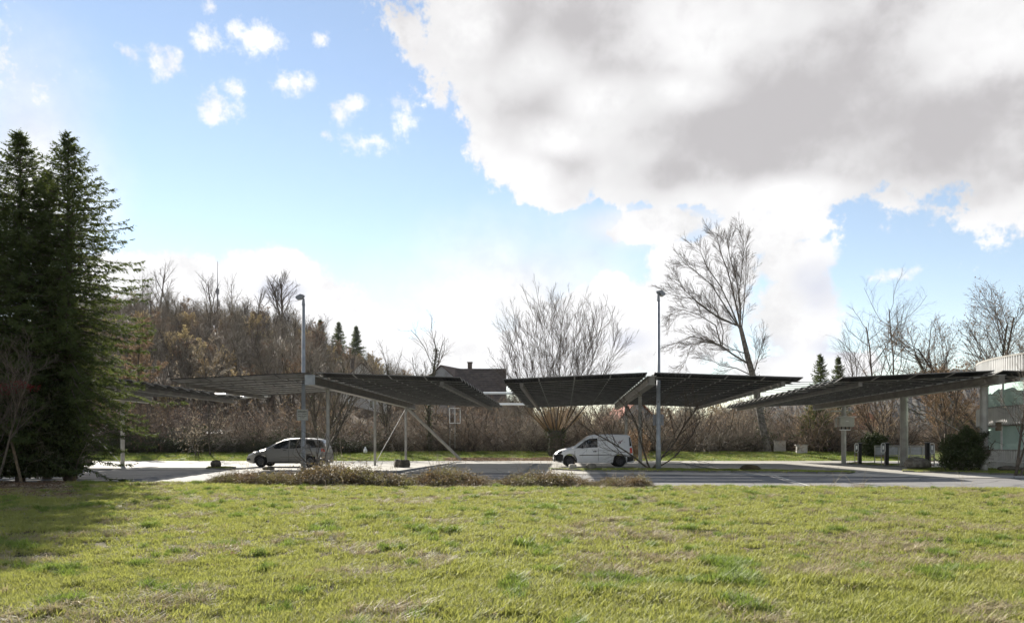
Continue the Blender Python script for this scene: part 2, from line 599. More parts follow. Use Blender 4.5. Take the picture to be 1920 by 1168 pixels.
def bare_tree_parts(seed, H, r, cfg, stems=1, spread=.0, thick_levels=2, lean=(0, 0, 1), dirs=None):
    rng = random.Random(seed)
    out = [[] for _ in cfg]
    tips = []
    for s in range(len(dirs) if dirs else stems):
        d = Vector(dirs[s]) if dirs else Vector(lean) + Vector((rng.gauss(0, 1), rng.gauss(0, 1), 0)) * spread
        grow(out, rng, Vector((rng.gauss(0, .06) * stems ** .5, rng.gauss(0, .06) * stems ** .5, -.1)), d.normalized(), H * rng.uniform(.8, 1), r * rng.uniform(.7, 1), 0, cfg, tips)
    thick = sum(out[:thick_levels], [])
    thin = sum(out[thick_levels:], [])
    return thick, thin, tips


CFG_TREE = [dict(seg=6, n=11, t0=.28, ang=42, ratio=.55, wob=.07, up=.05, tap=.25, lift=.25, rr=.5),
            dict(seg=4, n=8, t0=.2, ang=38, ratio=.5, wob=.14, up=.07, tap=.35, lift=.15, rr=.5),
            dict(seg=3, n=6, t0=.15, ang=36, ratio=.48, wob=.18, up=.06, tap=.4, rr=.55, rmin=.006),
            dict(seg=2, n=0, t0=.2, ang=30, ratio=.5, wob=.2, up=.05, tap=.4)]
CFG_WOOD = [dict(seg=5, n=9, t0=.25, ang=40, ratio=.5, wob=.08, up=.05, tap=.3, lift=.3, rr=.5),
            dict(seg=3, n=7, t0=.2, ang=38, ratio=.5, wob=.15, up=.08, tap=.4, rr=.55, rmin=.012),
            dict(seg=2, n=6, t0=.15, ang=35, ratio=.5, wob=.2, up=.05, tap=.5, rr=.6, rmin=.009),
            dict(seg=1, n=0, t0=.2, ang=30, ratio=.5, wob=.2, tap=.6)]
CFG_SHRUB = [dict(seg=6, n=8, t0=.12, ang=55, ratio=.5, wob=.20, up=-.02, tap=.35, rr=.5, rmin=.006),
             dict(seg=4, n=6, t0=.12, ang=58, ratio=.6, wob=.30, up=-.02, tap=.4, rr=.55, rmin=.004),
             dict(seg=2, n=0, t0=.1, ang=50, ratio=.5, wob=.35, tap=.5)]


def bare_tree(name, label, loc, seed, H, r, cfg=CFG_TREE, stems=1, spread=0., bark='bark', twig='twig', cat='tree', group=None,
              leaves=None, leafsize=.12, nleaf=0, lean=(0, 0, 1), ivy=0, rotz=0., dirs=None):
    t = thing(name, label, cat, loc, rotz, group)
    thick, thin, tips = bare_tree_parts(seed, H, r, cfg, stems, spread, 2, lean, dirs)
    put('trunk', segs_mesh('trunk', thick, 6), M[bark], t, smooth=True)
    put('crown', segs_mesh('crown', thin, 3), M[twig], t)
    rs = np.random.RandomState(seed)
    if leaves:
        pick = rs.randint(0, len(thin), nleaf)
        C = np.array([(Vector(thin[i][0]).lerp(Vector(thin[i][1]), rs.rand()))[:] for i in pick]) + rs.normal(0, .05, (nleaf, 3))
        put('foliage', leaf_mesh('foliage', C, leafsize, rs), M[leaves], t)
    if ivy:
        C = []
        for k in range(ivy):
            s = thick[rs.randint(0, max(6, len(thick) // 8))]
            q = Vector(s[0]).lerp(Vector(s[1]), rs.rand())
            C.append((q + Vector(rs.normal(0, .16, 3)))[:])
        put('ivy', leaf_mesh('ivy', C, .12, rs), M['leaf_dark'], t)
    return t


def scatter(name, pts, rots, scls, idx, sources, label, cat):
    """stuff: copies of unlinked source meshes on a cloud of points"""
    me = bpy.data.meshes.new(name)
    n = len(pts)
    me.vertices.add(n)
    me.vertices.foreach_set('co', np.asarray(pts, dtype=np.float32).ravel())
    for nm, typ, arr in (('rot', 'FLOAT_VECTOR', rots), ('scl', 'FLOAT_VECTOR', scls)):
        a = me.attributes.new(nm, typ, 'POINT')
        a.data.foreach_set('vector', np.asarray(arr, dtype=np.float32).ravel())
    a = me.attributes.new('idx', 'INT', 'POINT')
    a.data.foreach_set('value', np.asarray(idx, dtype=np.int32))
    me.update()
    o = bpy.data.objects.new(name, me)
    COL.objects.link(o)
    c = bpy.data.collections.new(name + '_source')
    for k, (sm, smat) in enumerate(sources):
        if smat is not None:
            if not isinstance(smat, (list, tuple)):
                smat = [smat]
            for q in smat:
                sm.materials.append(q)
        so_ = bpy.data.objects.new('%s_%02d' % (name, k), sm)
        c.objects.link(so_)
    ng = bpy.data.node_groups.new(name, 'GeometryNodeTree')
    ng.interface.new_socket('Geometry', in_out='INPUT', socket_type='NodeSocketGeometry')
    ng.interface.new_socket('Geometry', in_out='OUTPUT', socket_type='NodeSocketGeometry')
    N, L = ng.nodes, ng.links
    gi, go = N.new('NodeGroupInput'), N.new('NodeGroupOutput')
    ci = N.new('GeometryNodeCollectionInfo')
    ci.inputs['Collection'].default_value = c
    ci.inputs['Separate Children'].default_value = True
    ci.inputs['Reset Children'].default_value = True
    ip = N.new('GeometryNodeInstanceOnPoints')
    ip.inputs['Pick Instance'].default_value = True

    def attr(nm, typ):
        q = N.new('GeometryNodeInputNamedAttribute')
        q.data_type = typ
        q.inputs['Name'].default_value = nm
        return q.outputs['Attribute']
    L.new(gi.outputs[0], ip.inputs['Points'])
    L.new(ci.outputs[0], ip.inputs['Instance'])
    L.new(attr('idx', 'INT'), ip.inputs['Instance Index'])
    e2r = N.new('FunctionNodeEulerToRotation')
    L.new(attr('rot', 'FLOAT_VECTOR'), e2r.inputs[0])
    L.new(e2r.outputs[0], ip.inputs['Rotation'])
    L.new(attr('scl', 'FLOAT_VECTOR'), ip.inputs['Scale'])
    L.new(ip.outputs[0], go.inputs[0])
    md = o.modifiers.new('scatter', 'NODES')
    md.node_group = ng
    tag(o, label, cat, kind='stuff')
    return o


def join_meshes(name, parts):
    """parts: (mesh, material) -> one multi-material mesh"""
    Vs, polys, mats, off = [], [], [], 0
    info = []
    for k, (me, mt) in enumerate(parts):
        n = len(me.vertices)
        co = np.empty(n * 3, dtype=np.float32)
        me.vertices.foreach_get('co', co)
        Vs.append(co.reshape(-1, 3))
        nl = len(me.loops)
        li = np.empty(nl, dtype=np.int32)
        me.loops.foreach_get('vertex_index', li)
        npoly = len(me.polygons)
        k_ = nl // npoly
        polys.append(li.reshape(-1, k_) + off)
        info += [k] * npoly
        off += n
    out = np_mesh(name, np.concatenate(Vs), polys)
    for me, mt in parts:
        out.materials.append(mt)
    out.polygons.foreach_set('material_index', info)
    return out


def hash2(x, y):
    return (math.sin(x * 12.9898 + y * 78.233) * 43758.5453) % 1.0


def vnoise(x, y):
    xi, yi = math.floor(x), math.floor(y)
    fx, fy = x - xi, y - yi
    fx, fy = fx * fx * (3 - 2 * fx), fy * fy * (3 - 2 * fy)
    a = hash2(xi, yi) * (1 - fx) + hash2(xi + 1, yi) * fx
    b = hash2(xi, yi + 1) * (1 - fx) + hash2(xi + 1, yi + 1) * fx
    return a * (1 - fy) + b * fy


# ------------------------------------------------------------------ the setting
def sheet(name, poly, z, mat, kind='structure', drop=0.0):
    """flat polygon given as (x, y) list"""
    b = MB()
    if drop:
        b.prism(poly, drop, lambda u, v, w: (u, v, z - drop + w))
    else:
        b.add([(x, y, z) for x, y in poly], [tuple(range(len(poly)))])
    o = put(name, b, mat)
    o['kind'] = kind
    return o


def grid(name, xs, ys, zf, mat):
    V = [(x, y, zf(x, y)) for y in ys for x in xs]
    nx = len(xs)
    F = [(j * nx + i, j * nx + i + 1, (j + 1) * nx + i + 1, (j + 1) * nx + i) for j in range(len(ys) - 1) for i in range(nx - 1)]
    o = put(name, np_mesh(name, np.array(V), [np.array(F)]), mat, smooth=True)
    o['kind'] = 'structure'
    return o


def road_front(x):
    return 26.0 - .13 * x


def gutter(x):
    return 32.1 - .26 * x


def meadow_z(x, y):
    e = road_front(x)
    t = min(max((y - 7) / (e - 7.5), 0), 1)
    z = -.36 + .19 * t * t * (3 - 2 * t)
    z += (vnoise(x * 1.3, y * 1.3) - .5) * .07 + (vnoise(x * 3.7 + 9, y * 3.7) - .5) * .035
    if y > e - .5:
        z -= (y - e + .5) * .30
    return z


sheet('ground', [(-1900, -300), (1900, -300), (1900, 1750), (-1900, 1750)], -.5, M['meadow'])
xs = np.concatenate([np.arange(-46, -22, .8), np.arange(-22, 22, .3), np.arange(22, 46.1, .8)])
grid('meadow', xs, np.concatenate([np.arange(-6, 3, 1.0), np.arange(3, 34, .25)]), lambda x, y: meadow_z(x, y) if y < road_front(x) + .3 else -.48, M['meadow'])
ROAD_DROP = .22


def road_z(x, y):
    f, g = road_front(x), gutter(x)
    return -ROAD_DROP * min(max((g - y) / max(g - f, .5), 0), 1.3)


def strip(name, xs_, ya, yb, lift, mat, n=1):
    """a sheet that follows the falling road between two lines"""
    V, F = [], []
    for x in xs_:
        for k in range(n + 1):
            y = ya(x) + (yb(x) - ya(x)) * k / n
            V.append((x, y, road_z(x, y) + lift))
    m = n + 1
    for i in range(len(xs_) - 1):
        for k in range(n):
            F.append((i * m + k, (i + 1) * m + k, (i + 1) * m + k + 1, i * m + k + 1))
    o = put(name, np_mesh(name, np.array(V), [np.array(F)]), mat)
    o['kind'] = 'structure'
    return o


RXS = list(np.arange(-48, 36.1, 4.0))
strip('road', RXS, lambda x: road_front(x) - .6, gutter, 0.0, M['asphalt'], 6)
sheet('parking_lot', [(-70, gutter(-70)), (-48, gutter(-48)), (36, gutter(36)), (36, 58.5), (-70, 58.5)], 0.004, M['paving'])
strip('gutter_strip', RXS, lambda x: gutter(x) - .10, lambda x: gutter(x) + .08, 0.010, M['tar'])
strip('road_shoulder', RXS, lambda x: road_front(x) - .45, lambda x: road_front(x) + .35, 0.008, M['concrete'], 2)
_V = []
for k in range(13):
    u = k / 12
    y = 32.3 + (25.2 - 32.3) * u
    x = X(1416, 32.3) + (X(1522, 25.2) - X(1416, 32.3)) * u
    _V += [(x - .05, y, road_z(x, y) + .013), (x + .05, y, road_z(x, y) + .013)]
_o = put('road_edge_line', np_mesh('road_edge_line', np.array(_V), [np.array([(2 * k, 2 * k + 1, 2 * k + 3, 2 * k + 2) for k in range(12)])]), M['paint'])
_o['kind'] = 'structure'


def bank_z(x, y):
    t = min(max((y - 57.2) / 8.5, 0), 1)
    return -.12 + .72 * t + (vnoise(x * .8, y * .8) - .5) * .12


RX = [(-400, 25), (-180, 33), (-110, 35), (-82, 33), (-60, 31), (-51, 25.5), (-40, 20.5), (-31, 16), (-14, 11.5), (-4, 8.5), (20, 4.5), (60, 4), (150, 6), (400, 8)]


def ridge(x):
    for (a, za), (b, zb) in zip(RX, RX[1:]):
        if a <= x <= b:
            return za + (zb - za) * (x - a) / (b - a)
    return RX[0][1]


def hill_z(x, y):
    # x is referred to the bearing so that the crest follows the skyline
    xr = x * 200.0 / max(y, 60)
    h = ridge(max(-399, min(399, xr)))
    t = min(max((y - 82) / 118.0, 0), 1)
    s = t * (1.35 - .35 * t)
    z = .55 + (h - .55) * s
    if y > 200:
        z -= (y - 200) * .06
    return z + (vnoise(x * .06, y * .06) - .5) * 2.0 * t


grid('grass_bank', np.arange(-90, 91, 1.5), np.arange(57.5, 83, 1.0), bank_z, M['bank'])
grid('hillside', np.arange(-330, 331, 6.0), np.arange(82, 330, 6.0), hill_z, M['wood_floor'])


def far_ridge(name, d, pts, seed):
    rng = random.Random(seed)
    prof = []
    for (a, ya), (b, yb) in zip(pts, pts[1:]):
        k = max(2, int((b - a) / 3))
        for i in range(k):
            u = i / k
            prof.append((a + (b - a) * u, ya + (yb - ya) * u - rng.uniform(0, 3.0) - 1.5 * abs(math.sin(i * 1.1))))
    V, F = [], []
    for j, (px, py) in enumerate(prof):
        top = P(px, py, d)
        for k in range(7):
            t = k / 6
            q = Vector((top.x * (1 - .18 * (1 - t) ** 1), d - 300 * (1 - t), -2 + (top.z + 2) * (t ** .8)))
            q.z += rng.uniform(-4, 4) * (1 if 0 < k < 6 else 0)
            V.append(q[:])
        q = top + Vector((0, 250, -60))
        V.append(q[:])
    m = 8
    for j in range(len(prof) - 1):
        for k in range(m - 1):
            F.append((j * m + k, (j + 1) * m + k, (j + 1) * m + k + 1, j * m + k + 1))
    o = put(name, np_mesh(name, np.array(V), [np.array(F)]), M['far_wood'])
    o['kind'] = 'structure'


far_ridge('far_hill', 1300, [(1380, 760), (1500, 735), (1600, 722), (1680, 708), (1740, 697), (1800, 694), (1900, 698), (2100, 715), (2500, 745)], 5)


M['kerb'] = material('kerb', (.17, .165, .15), (.12, .115, .105), 2, .9, .2, .4, 30, coord='World')


def island(name, poly, z, mat):
    """kerbed island: kerb ring of stone pieces and a grass top"""
    o = sheet(name, poly, z, mat, drop=.12 + z)
    k = 0
    kb = MB().box((0, 0, 0), (.96, .12, .16)).mesh('kerb_stone')
    kb.materials.append(M['kerb'])
    n = len(poly)
    for i in range(n):
        a, b = Vector((*poly[i], 0)), Vector((*poly[(i + 1) % n], 0))
        L = (b - a).length
        m = max(1, int(L))
        ang = math.atan2((b - a).y, (b - a).x)
        for j in range(m):
            c = a.lerp(b, (j + .5) / m)
            e = put('kerb_stone', kb, None, o, (c.x, c.y, z - .06 + .008 * hash2(c.x, c.y)), ang)
            e.scale = (L / m / 1.0, 1, 1)
            k += 1
    return o


island('van_island', [(X(1035, 37), 37.2), (X(1100, 34.6), 34.6), (X(1420, 33.0), 33.0), (X(1590, 31.6), 31.6), (X(1600, 33.4), 33.4), (X(1390, 36.2), 36.2), (X(1200, 37.6), 37.6)], .05, M['bank'])
island('corner_island', [(X(1695, 34.0), 34.0), (X(1920, 29.8), 29.8), (X(2100, 28.0), 28.0), (X(2100, 36), 36), (X(1830, 38.5), 38.5), (X(1720, 38.5), 38.5)], .05, M['bank'])
island('meter_island', [(X(1590, 48), 48), (X(1660, 43), 43), (X(1720, 40.5), 40.5), (X(1725, 42.5), 42.5), (X(1665, 47), 47), (X(1600, 50), 50)], .05, M['bank'])
island('small_island', [(X(388, 38), 38), (X(430, 37), 37), (X(440, 40), 40), (X(395, 40.5), 40.5)], .05, M['bank'])


# ------------------------------------------------------------------ solar canopies
def solar_material():
    m = material('solar_cells', (.006, .006, .007), (.010, .010, .010), 1.2, .6, .08)
    t = NT(m.node_tree)
    b = t.n['Principled BSDF']
    tc = t.add('ShaderNodeTexCoord')
    s = t.add('ShaderNodeSeparateXYZ')
    t.l.new(tc.outputs['Object'], s.inputs[0])

    def gap(c, off):
        f = t.math('FRACT', t.math('MULTIPLY', t.math('ADD', c, off), 1 / .158))
        e = t.math('ABSOLUTE', t.math('SUBTRACT', f, .5))
        return t.math('GREATER_THAN', e, .43)
    g = t.math('MAXIMUM', gap(s.outputs[0], 20.079), gap(s.outputs[1], 20.079))
    tr = t.add('ShaderNodeBsdfTransparent')
    tr.inputs[0].default_value = (.75, .75, .75, 1)
    mx = t.add('ShaderNodeMixShader')
    t.put(mx.inputs[0], t.math('MULTIPLY', g, .55))
    t.l.new(b.outputs[0], mx.inputs[1])
    t.l.new(tr.outputs[0], mx.inputs[2])
    t.l.new(mx.outputs[0], t.n['Material Output'].inputs[0])
    return m


M['solar'] = solar_material()
M['panel_frame'] = material('panel_frame', (.17, .165, .155), (.12, .115, .11), 3, .5, .4, metal=.2, coord='World')
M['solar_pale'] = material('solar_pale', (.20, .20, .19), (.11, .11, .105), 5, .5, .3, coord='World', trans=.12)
M['rail_dark'] = material('rail_dark', (.15, .145, .13), (.10, .095, .085), 3, .6, .3, coord='World')
PITCH, PW, PD = 1.15, 1.60, .84
TILT = R(8)
PDW = 1.10
panel_b = MB().box((0, 0, 0), (PW, PD, .008))
PANEL = panel_b.mesh('solar_panel')
PANEL.materials.append(M['solar'])
fr = MB()
for sx in (-1, 1):
    fr.box((sx * PW / 2, 0, 0), (.03, PD + .03, .035))
    fr.box((0, sx * PD / 2, 0), (PW - .03, .03, .035))
PANEL_W = MB().box((0, 0, 0), (PW, PDW, .008)).mesh('solar_panel')
PANEL_W.materials.append(M['solar'])
fw = MB()
for sx in (-1, 1):
    fw.box((sx * PW / 2, 0, 0), (.03, PDW + .03, .035))
    fw.box((0, sx * PDW / 2, 0), (PW - .03, .03, .035))
FRAME_W = fw.mesh('frame')
FRAME_W.materials.append(M['panel_frame'])
FRAME = fr.mesh('frame')
FRAME.materials.append(M['panel_frame'])
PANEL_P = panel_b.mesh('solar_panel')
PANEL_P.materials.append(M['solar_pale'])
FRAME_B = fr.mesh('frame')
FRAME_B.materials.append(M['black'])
CLIP = MB().box((0, 0, 0), (.30, .05, .07)).mesh('clamp')
CLIP.materials.append(M['steel'])


def canopy(label, Xr, y0, zr, wings, ylen, posts, strut=None, cables=(), endplate=False, bw=.26, bh=.36, beam_len=None, pale=0, wide=False):
    """wings: list of (side, first_row, n_rows, modules); local x lateral, y depth"""
    org = (Xr + .07 * y0, y0, 0)
    t = thing('solar_canopy', label, 'canopy', org, -math.atan(.07), 'solar canopies over the parking lot')
    BL = beam_len or ylen
    mb = put('main_beam', MB().box((0, BL / 2 - .25, zr - .08 - bh / 2), (bw, BL + .3, bh)), M['beam_paint'], t)
    put('beam_flange', MB().box((0, BL / 2 - .25, zr - .075), (bw + .14, BL + .3, .022)).box((0, BL / 2 - .25, zr - .09 - bh), (bw + .1, BL + .3, .022)), M['steel'], mb)
    if endplate:
        put('end_plate', MB().box((0, -.43, zr - .25), (.46, .03, .44)), M['pole'], mb)
    slope = .26 / 6.6
    nrow = max(f + n for _, f, n, _ in wings)
    for k in range(nrow):
        put('clamp', CLIP, None, t, (0, .4 + k * PITCH, zr - .03))
    for side, first, n, mods in wings:
        for k in range(first, first + n):
            y = .4 + k * PITCH
            rl = MB().beam((side * .16, y, zr - .06), (side * (.16 + mods * (PW + .03)), y, zr - .06 - slope * mods * (PW + .03)), .04, .04)
            put('rail', rl, M['rail_dark'], t)
            for j in range(mods):
                x = side * (.16 + (j + .5) * (PW + .03))
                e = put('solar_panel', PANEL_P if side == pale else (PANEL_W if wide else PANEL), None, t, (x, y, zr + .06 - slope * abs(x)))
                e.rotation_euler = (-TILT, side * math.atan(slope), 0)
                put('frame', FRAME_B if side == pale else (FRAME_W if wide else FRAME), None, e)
        xo = side * (.16 + mods * (PW + .03) - .85)
        y1 = .4 + (first + n - 1) * PITCH + .45
        zo = zr - .10 - slope * abs(xo)
        put('side_beam', MB().box((xo, (first * PITCH + y1) / 2, zo - .10), (.16, y1 - first * PITCH, .18)), M['beam_paint'], t)
    for (y, r, base) in posts:
        p = put('post', MB().tube([(0, y, base), (0, y, zr - .09 - bh)], r, 14), M['steel'], t, smooth=False)
        put('base_plate', MB().box((0, y, base + .015), (r * 4.2, r * 4.2, .03)), M['steel'], p)
        put('head_plate', MB().box((0, y, zr - .12 - bh), (bw * 1.1, .4, .03)), M['steel'], p)
    if strut:
        put('strut', MB().tube(strut, .11, 10), M['steel'], t)
    for a, b in cables:
        put('brace_cable', MB().tube([a, b], .022, 6), M['steel'], t)
    return t


ZR = 4.36
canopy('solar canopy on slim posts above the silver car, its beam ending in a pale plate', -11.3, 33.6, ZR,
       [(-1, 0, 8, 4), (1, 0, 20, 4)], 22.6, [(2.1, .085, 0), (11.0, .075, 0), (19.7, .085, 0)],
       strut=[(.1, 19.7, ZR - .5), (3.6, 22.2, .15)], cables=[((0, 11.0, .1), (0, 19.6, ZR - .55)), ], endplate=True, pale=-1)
canopy('broad solar canopy over the white van with its ridge beam behind the right lamp post', 3.9, 33.6, ZR,
       [(-1, 0, 20, 4), (1, 0, 20, 4)], 22.6, [(4.8, .095, 0.05), (13.5, .085, 0)])
canopy('solar canopy at the right on thick round posts, reaching towards the curved building', 19.1, 33.0, ZR,
       [(-1, 0, 21, 4), (1, 0, 21, 1)], 24.0, [(1.0, .16, 0.05), (9.0, .21, 0.05), (18.0, .13, 0)], cables=[((0, 9.0, ZR - .6), (3.0, 3.0, .15))], wide=True)
canopy('far left solar canopy half hidden by the spruces, single pale round post', -26.6, 33.6, ZR,
       [(-1, 0, 11, 2), (1, 0, 12, 4)], 13.0, [(11.4, .115, 0), (4.0, .115, 0)], beam_len=14.5, cables=[((0, 11.3, .1), (-3.2, 11.3, 3.2)), ((-3.2, 11.3, .1), (0, 11.3, 3.4))])


def pipe(label, a, b, r, mat='white_pipe', name='connecting_pipe', group=None):
    t = thing(name, label, 'pipe', (Vector(a) + Vector(b)) / 2, 0, group)
    c = (Vector(a) + Vector(b)) / 2
    put('tube', MB().tube([Vector(a) - c, Vector(b) - c], r, 8), M[mat], t)
    for e in (a, b):
        put('end_collar', MB().tube([Vector(e) - c - Vector((.05, 0, 0)), Vector(e) - c + Vector((.05, 0, 0))], r * 1.5, 8), M['steel'], t)
    return t


pipe('upper white pipe bridging the gap between the two middle canopies', P(893, 737, 43), P(962, 737, 43), .07)
pipe('lower white pipe bridging the gap between the two middle canopies at their far end', P(925, 757.5, 53.6), P(989, 758, 53.6), .075)
pipe('upper left white pipe in the gap beside the far left canopy', P(405, 739.5, 40), P(458, 738, 40), .05)
pipe('lower right white pipe in the gap beside the far left canopy', P(453, 744.5, 42.5), P(505, 742.5, 42.5), .055)
_g = [(716, 34.2), (719.5, 35.2), (723, 36.3), (726.6, 37.4), (730.5, 38.8), (735, 40.6)]
for i, (py, d) in enumerate(_g):
    x0 = 1510 - (py - 712) * 3.55
    x1 = 1600 - (py - 712) * 4.05
    o = put('connecting_cable', MB().tube([P(x0 - 6, py, d), P((x0 + x1) / 2, py + .8, d - .2), P(x1 + 8, py, d - .3)], .016, 5), M['steel'])
    tag(o, ['nearest', 'second nearest', 'third nearest', 'third farthest', 'second farthest', 'farthest'][i] + ' thin cable spanning the sky gap between van canopy and right canopy', 'cable', 'cables in the gap between right canopies')


# ------------------------------------------------------------------ lamp posts, signs
def lamp_post(label, px, d, H, headrot):
    t = thing('street_lamp', label, 'street lamp', (X(px, d), d, .0), 0, 'street lamps at the road')
    put('pole', MB().tube([(0, 0, -.1), (0, 0, 1.2), (0, 0, 1.25), (0, 0, H - .45)], [.125, .12, .105, .075], 14), M['pole'], t, smooth=True)
    put('pole_neck', MB().tube([(0, 0, H - .46), (0, 0, H - .12)], [.085, .05], 10), M['plate_grey'], t)
    h = thing('lamp_head', None, None, (0, 0, H), headrot)
    h.parent = t
    h.scale = (.72, .72, .8)
    bd = MB()
    rt = Matrix.Rotation(R(-18), 3, 'Y')
    prof = [(-.52, -.02), (-.50, .10), (-.15, .16), (.06, .03), (.03, -.06), (-.20, -.14), (-.42, -.10)]
    bd.prism(prof, .30, lambda u, v, w: rt @ Vector((u, w - .15, v)))
    put('lamp_housing', bd, M['plate_grey'], h)
    put('lamp_glass', MB().prism([(-.46, -.115), (-.2, -.155), (-.2, -.17), (-.46, -.13)], .24, lambda u, v, w: rt @ Vector((u, w - .12, v))), M['white'], h)
    return t


lamp_post('grey lamp post by the silver car, lettered sign on it, head turned left', 569, 36.5, 8.5, 0)
lamp_post('grey lamp post beside the small bare tree, blank plate on it', 1234.5, 35.7, 8.55, R(215))

sg = thing('lettered_sign', 'pale rectangular sign with four lines of dark lettering on the left lamp post', 'sign', P(567, 777.5, 36.33), 0)
put('sign_plate', MB().box((0, 0, 0), (.50, .02, .52)), M['sign_face'], sg)
put('sign_frame', MB().box((0, .012, .255), (.54, .035, .03)).box((0, .012, -.255), (.54, .035, .03)).box((-.258, .012, 0), (.03, .035, .48)).box((.258, .012, 0), (.03, .035, .48)), M['plate_grey'], sg)
rg = random.Random(4)
for row, (z, h, spans) in enumerate([(.155, .055, [(-.22, .22)]), (.045, .032, [(-.21, -.17), (-.14, -.07), (-.03, .02), (.03, .2)]), (-.055, .03, [(-.21, -.06), (-.03, .03), (.06, .2)]), (-.135, .03, [(-.11, -.08), (-.03, .09)])]):
    b = MB()
    for a, c in spans:
        x = a
        while x < c - .01:
            w = rg.uniform(.015, .024)
            b.box((x + w / 2, -.0125, z + rg.uniform(-.003, .003)), (w, .003, h * rg.uniform(.75, 1.1)))
            x += w + .006
    put('lettering', b, M['black'], sg)
put('clamp_band', MB().box((.0, .09, .14), (.2, .16, .03)).box((0, .09, -.14), (.2, .16, .03)), M['steel'], sg)

bs = thing('blank_plate', 'blank blue-grey back of a sign on the right lamp post', 'sign', P(1234.5, 787, 35.86), 0)
put('sign_plate', MB().box((0, 0.03, 0), (.52, .018, .52)), M['plate_grey'], bs)
put('clamp_band', MB().box((0, -.09, .15), (.21, .23, .035)).box((0, -.09, -.15), (.21, .23, .035)), M['steel'], bs)


# ------------------------------------------------------------------ vehicles
def paint(name, c, rough=.35):
    m = material(name, c, tuple(x * .93 for x in c), 1.5, rough, .5)
    b = m.node_tree.nodes['Principled BSDF']
    b.inputs['Coat Weight'].default_value = .4
    b.inputs['Coat Roughness'].default_value = .12
    return m


M['silver'] = paint('silver_paint', (.25, .24, .225), .38)
M['silver'].node_tree.nodes['Principled BSDF'].inputs['Metallic'].default_value = .35
M['van_white'] = paint('van_white', (.74, .75, .77), .4)
M['car_glass'] = material('car_glass', (.015, .018, .02), None, rough=.06, spec=.8)
M['rim'] = material('rim', (.12, .12, .125), None, rough=.35, metal=.6)
M['rim_dark'] = material('rim_dark', (.05, .05, .055), None, rough=.45, metal=.5)
M['red_lens'] = material('red_lens', (.55, .02, .015), None, rough=.2, spec=.6)
M['clear_lens'] = material('clear_lens', (.55, .56, .58), None, rough=.12, spec=.7)


def lerp_poly(poly, x):
    if x <= poly[0][0]:
        return poly[0][1]
    for (a, za), (b, zb) in zip(poly, poly[1:]):
        if x <= b:
            return za + (zb - za) * (x - a) / max(b - a, 1e-6)
    return poly[-1][1]


